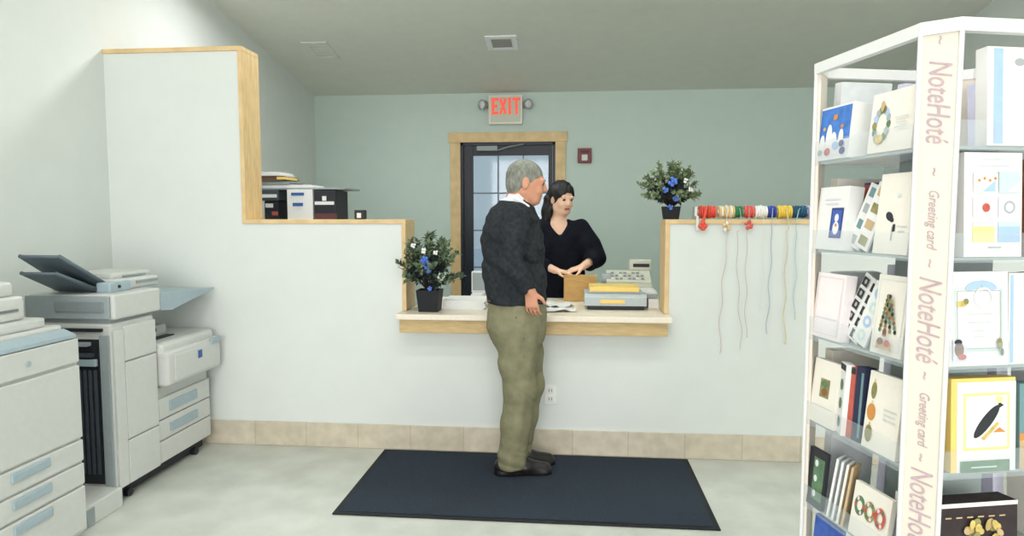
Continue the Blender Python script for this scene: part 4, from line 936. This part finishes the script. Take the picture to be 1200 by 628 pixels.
c = Card(.06, .14, .006, W_); c.rect(-.02, .02, .02, .1, I['lil']); c.place('L', -.13, 4, 'plain white card behind the three wreaths card', .035, -4)
# tier six
c = Card(.11, .20, .012, I['cob']); c.rect(-.05, .0, .05, .05, I['sky']); c.disc(-.02, .12, .012, .012, I['lil']); c.disc(.02, .15, .006, .006, W_); c.place('L', .10, 5, 'cobalt blue card on the lowest visible shelf', .002, -5)
c = Card(.12, .17, .012, CR); c.rect(-.04, .03, .04, .13, I['mint']); c.place('L', -.05, 5, 'cream card with a mint panel on the lowest visible shelf', .002, -5)
# --- front face
c = Card(.185, .198, .03, W_); c.rect(-.079, .004, -.058, .194, I['blue']); c.disc(-.02, .168, .012, .008, I['gray'])
for k in range(7): c.poly([(-.04+.018*k, .03+.004*k), (-.037+.018*k, .03+.004*k), (.0+.014*k, .15-.006*k), (-.003+.014*k, .15-.006*k)], I['pale'])
lines(c, .02, [.02, .016], I['gray'], x=.04)
c.place('F', -.012, 0, 'large white boxed card with a blue stripe on the top front shelf', 0, -3, name='boxed_card')
c = Card(.132, .212, .03, W_); lines(c, .196, [.05, .07, .06], I['silver'], .013)
for r_ in range(3):
    for q in range(2):
        x0, z0 = -.048+.058*q, .03+.05*r_; m = ((I['lemon'], I['blue']), (I['pink'], I['lil']), (CR, I['mint']))[r_][q]
        c.rect(x0, z0, x0+.05, z0+.042, m)
        m2 = ((I['pink'], I['mint']), (I['red'], I['gray']), (I['blue'], I['lil']))[r_][q]
        if r_ == 0: c.rect(x0, z0+.032, x0+.05, z0+.042, m2)
        elif r_ == 1: c.ring(x0+.025, z0+.021, .009, .013, m2) if q else c.disc(x0+.03, z0+.02, .009, .009, m2)
        else: c.poly([(x0+.02, z0+.002), (x0+.05, z0+.002), (x0+.05, z0+.025)], m2)
for k in range(4): c.disc(-.035+.012*k, .155+.004*(k % 2), .003, .003, I['orange'])
lines(c, .018, [.03], I['gray'])
c.place('F', -.078, 1, 'white boxed card with six pastel pictures on the front', 0, -3, name='boxed_card')
c = Card(.1, .2, .03, I['brown']); c.rect(-.045, .06, .045, .10, I['dk']); c.rect(-.045, .005, .0, .03, I['gold']); c.place('F', .05, 1, 'brown boxed card right of the six pastel pictures', .003, -3, name='boxed_card')
c = Card(.138, .194, .03, W_); c.frame(-.055, .03, .055, .16, .003, I['mint']); c.frame(-.05, .035, .05, .155, .0015, I['gray'])
c.disc(-.012, .165, .02, .008, I['blue'], .35); c.disc(.02, .166, .022, .008, I['blue'], -.3); c.ring(.01, .14, .018, .022, I['pale'])
c.disc(-.04, .128, .012, .006, I['gold']); c.disc(-.03, .133, .006, .006, I['olive']); lines(c, .105, [.06, .05, .012], I['silver'], .017); lines(c, .07, [.03, .024], I['silver'])
c.rect(-.062, .012, -.03, .056, I['lil']); c.disc(-.048, .035, .011, .015, I['brown']); c.disc(-.05, .05, .009, .006, I['dk']); c.disc(-.042, .02, .01, .006, I['red']); c.disc(.045, .045, .006, .012, I['olive']); c.disc(.05, .028, .004, .008, I['green'])
c.place('F', -.097, 2, 'white card with an arched frame and blue bow', 0, -4, name='boxed_card')
c = Card(.14, .19, .03, W_); c.rect(-.068, .004, -.06, .186, I['blue']); c.place('F', .045, 2, 'blank white boxed card right of the arched frame card', .003, -3, name='boxed_card')
c = Card(.15, .196, .03, M['yellow']); c.rect(-.062, .0, .075, .188, W_)
c.frame(-.048, .045, .06, .165, .006, I['lemon']); c.rect(-.04, .052, .054, .158, I['pale'])
c.disc(.006, .105, .012, .044, I['dk'], -.72, 20); c.poly([(.03, .13), (.046, .138), (.034, .146)], I['dk']); c.disc(.035, .15, .009, .007, I['lemon']); c.poly([(-.008, .07), (.0, .066), (.036, .1), (.03, .104)], I['gold']); c.poly([(.02, .082), (.05, .082), (.036, .092)], I['orange'])
c.rect(-.055, -.0, .06, .024, I['green']); c.rect(-.03, .009, .03, .012, I['mint'])
c.place('F', -.074, 3, 'white card with a black slanted feather and yellow edge', 0, -3, name='boxed_card')
c = Card(.1, .18, .03, I['teal']); c.rect(-.05, .06, .05, .075, I['orange']); c.rect(-.05, .0, .05, .06, I['tan']); c.place('F', .065, 3, 'teal boxed card right of the feather card', .004, -3, name='boxed_card')
c = Card(.2, .155, .05, I['choc']); c.rect(-.1, .146, .1, .155, CR); rn = random.Random(5)
for k in range(60):
    a = rn.uniform(0, 6.28); r_ = rn.random()**.5; c.disc(.012+.066*r_*math.cos(a), .062+.056*r_*math.sin(a), rn.uniform(.006, .014), rn.uniform(.005, .01), (I['gold'], I['gold'], I['tan'], I['olive'])[k % 4], rn.random()*3)
for k in range(6): c.rect(-.08+.025*k, .128, -.066+.025*k, .131, I['tan'])
c.place('F', -.08, 4, 'dark brown boxed card with gold leaf design on the lower front', 0, -3, name='boxed_card')
# --- backs of the cards on the two far faces
k = 0
nm = {0: 'top', 1: 'second', 2: 'third', 3: 'fourth', 4: 'fifth'}
for face, fl in (('B', 'rear'), ('R', 'right hand')):
    for tier in range(5):
        for a in (-.085, .085):
            rn = random.Random(k); k += 1; c = Card(rn.uniform(.12, .145), rn.uniform(.19, .21) if tier == 0 else rn.uniform(.16, .185), .03, (I['lil'], I['pale'], I['lil'], CR)[k % 4]); c.rect(-.05, .03, .05, .12, (I['mint'], I['blue'], I['pink'])[k % 3])
            side = ('right' if a < 0 else 'left') if face == 'B' else ('near' if a < 0 else 'far')
            c.place(face, a, tier, 'boxed card seen from behind on the %s face, %s shelf, %s side' % (fl, nm[tier], side), 0, -4, name='boxed_card', group='boxed cards on the far faces')

# ------------------------------------------------------------------ light
def area(name, loc, size, sy, power, rot=(0, 0, 0), col=(1, .965, .985), spread=None):
    l = bpy.data.lights.new(name, 'AREA'); l.shape = 'RECTANGLE'; l.size = size; l.size_y = sy; l.energy = power; l.color = col
    if spread: l.spread = spread
    o = bpy.data.objects.new(name, l); COL.objects.link(o); o.location = loc; o.rotation_euler = rot
    return o
def troffer(x, y, label, power):
    z = cz(y)-.05; t = thing('ceiling_light', label, 'ceiling light', (x, y, z)); t['_local'] = 1; t.rotation_euler = (-math.atan(.18), 0, 0)
    b = MB(); b.box(-.6, .6, -.15, -.135, -.04, .04, M['white']); b.box(-.6, .6, .135, .15, -.04, .04, M['white']); b.box(-.6, -.585, -.15, .15, -.04, .04, M['white']); b.box(.585, .6, -.15, .15, -.04, .04, M['white']); b.box(-.6, .6, -.15, .15, .02, .04, M['white']); b.build('housing', t)
    b = MB(); b.box(-.585, .585, -.135, .135, -.034, -.03, mat('lamp_diffuser', (250, 250, 244), .5, emit=1.5)); b.build('diffuser', t); del t['_local']
    area('ceiling_lamp', (x, y, z-.06), 1.15, .27, power, (-math.atan(.18), 0, 0), (1, .965, .985))
troffer(-.5, 1.5, 'fluorescent ceiling light above the middle of the front room', 28)
troffer(1.4, 1.9, 'fluorescent ceiling light above the card tower', 10)
troffer(-.2, -.4, 'fluorescent ceiling light behind the camera side of the room', 28)
troffer(-1.75, 4.72, 'fluorescent ceiling light just behind the tall partition', 23)
fillbar = thing('added_uplight', 'unseen white uplight bar added over the partition to brighten the ceiling', 'added light', (.3, 4.3, 3.0))  # made-up fixture above the view, put in to lift the ceiling
b = MB(); b.prism([(4.2, 3.06), (4.24, 3.0), (4.36, 3.0), (4.4, 3.06), (4.385, 3.06), (4.35, 3.015), (4.25, 3.015), (4.215, 3.06)], 'x', -.4, 1.0, M['white']); b.build('housing', fillbar)
for x in (-.3, .9):
    b = MB(); b.cyl((x, 4.3, 3.01), (x, 4.3, cz(4.3)), .006, .006, M['chrome'], 8); b.build('hanger', fillbar)
area('added_uplight_lamp', (.3, 4.3, 3.05), 1.3, .1, 45, (PI, 0, 0), (.86, 1, .99))  # added source, lights the ceiling and back room from out of view
area('front_window_daylight', (0, YF+.05, 1.8), 4.8, 2.6, 262, (R(-90), 0, PI), (1, .965, .985))

w = bpy.data.worlds.new('world'); S.world = w; w.use_nodes = True
bg = w.node_tree.nodes['Background']; bg.inputs[0].default_value = (.74, .92, 1.0, 1); bg.inputs[1].default_value = .46

cam = bpy.data.cameras.new('camera'); cam.sensor_width = 36; cam.lens = 36*780/1200; cam.clip_start = .05
co_ = bpy.data.objects.new('camera', cam); COL.objects.link(co_); co_.location = (0, 0, 1.416)
co_.rotation_euler = (R(90-4.25), 0, R(5.3)); S.camera = co_
S.view_settings.view_transform = 'Standard'; S.view_settings.look = 'None'; S.view_settings.exposure = .11; S.view_settings.gamma = 1; S.view_settings.use_curve_mapping = False
S.cycles.use_denoising = True
for o in S.objects:
    if '_local' in o: del o['_local']
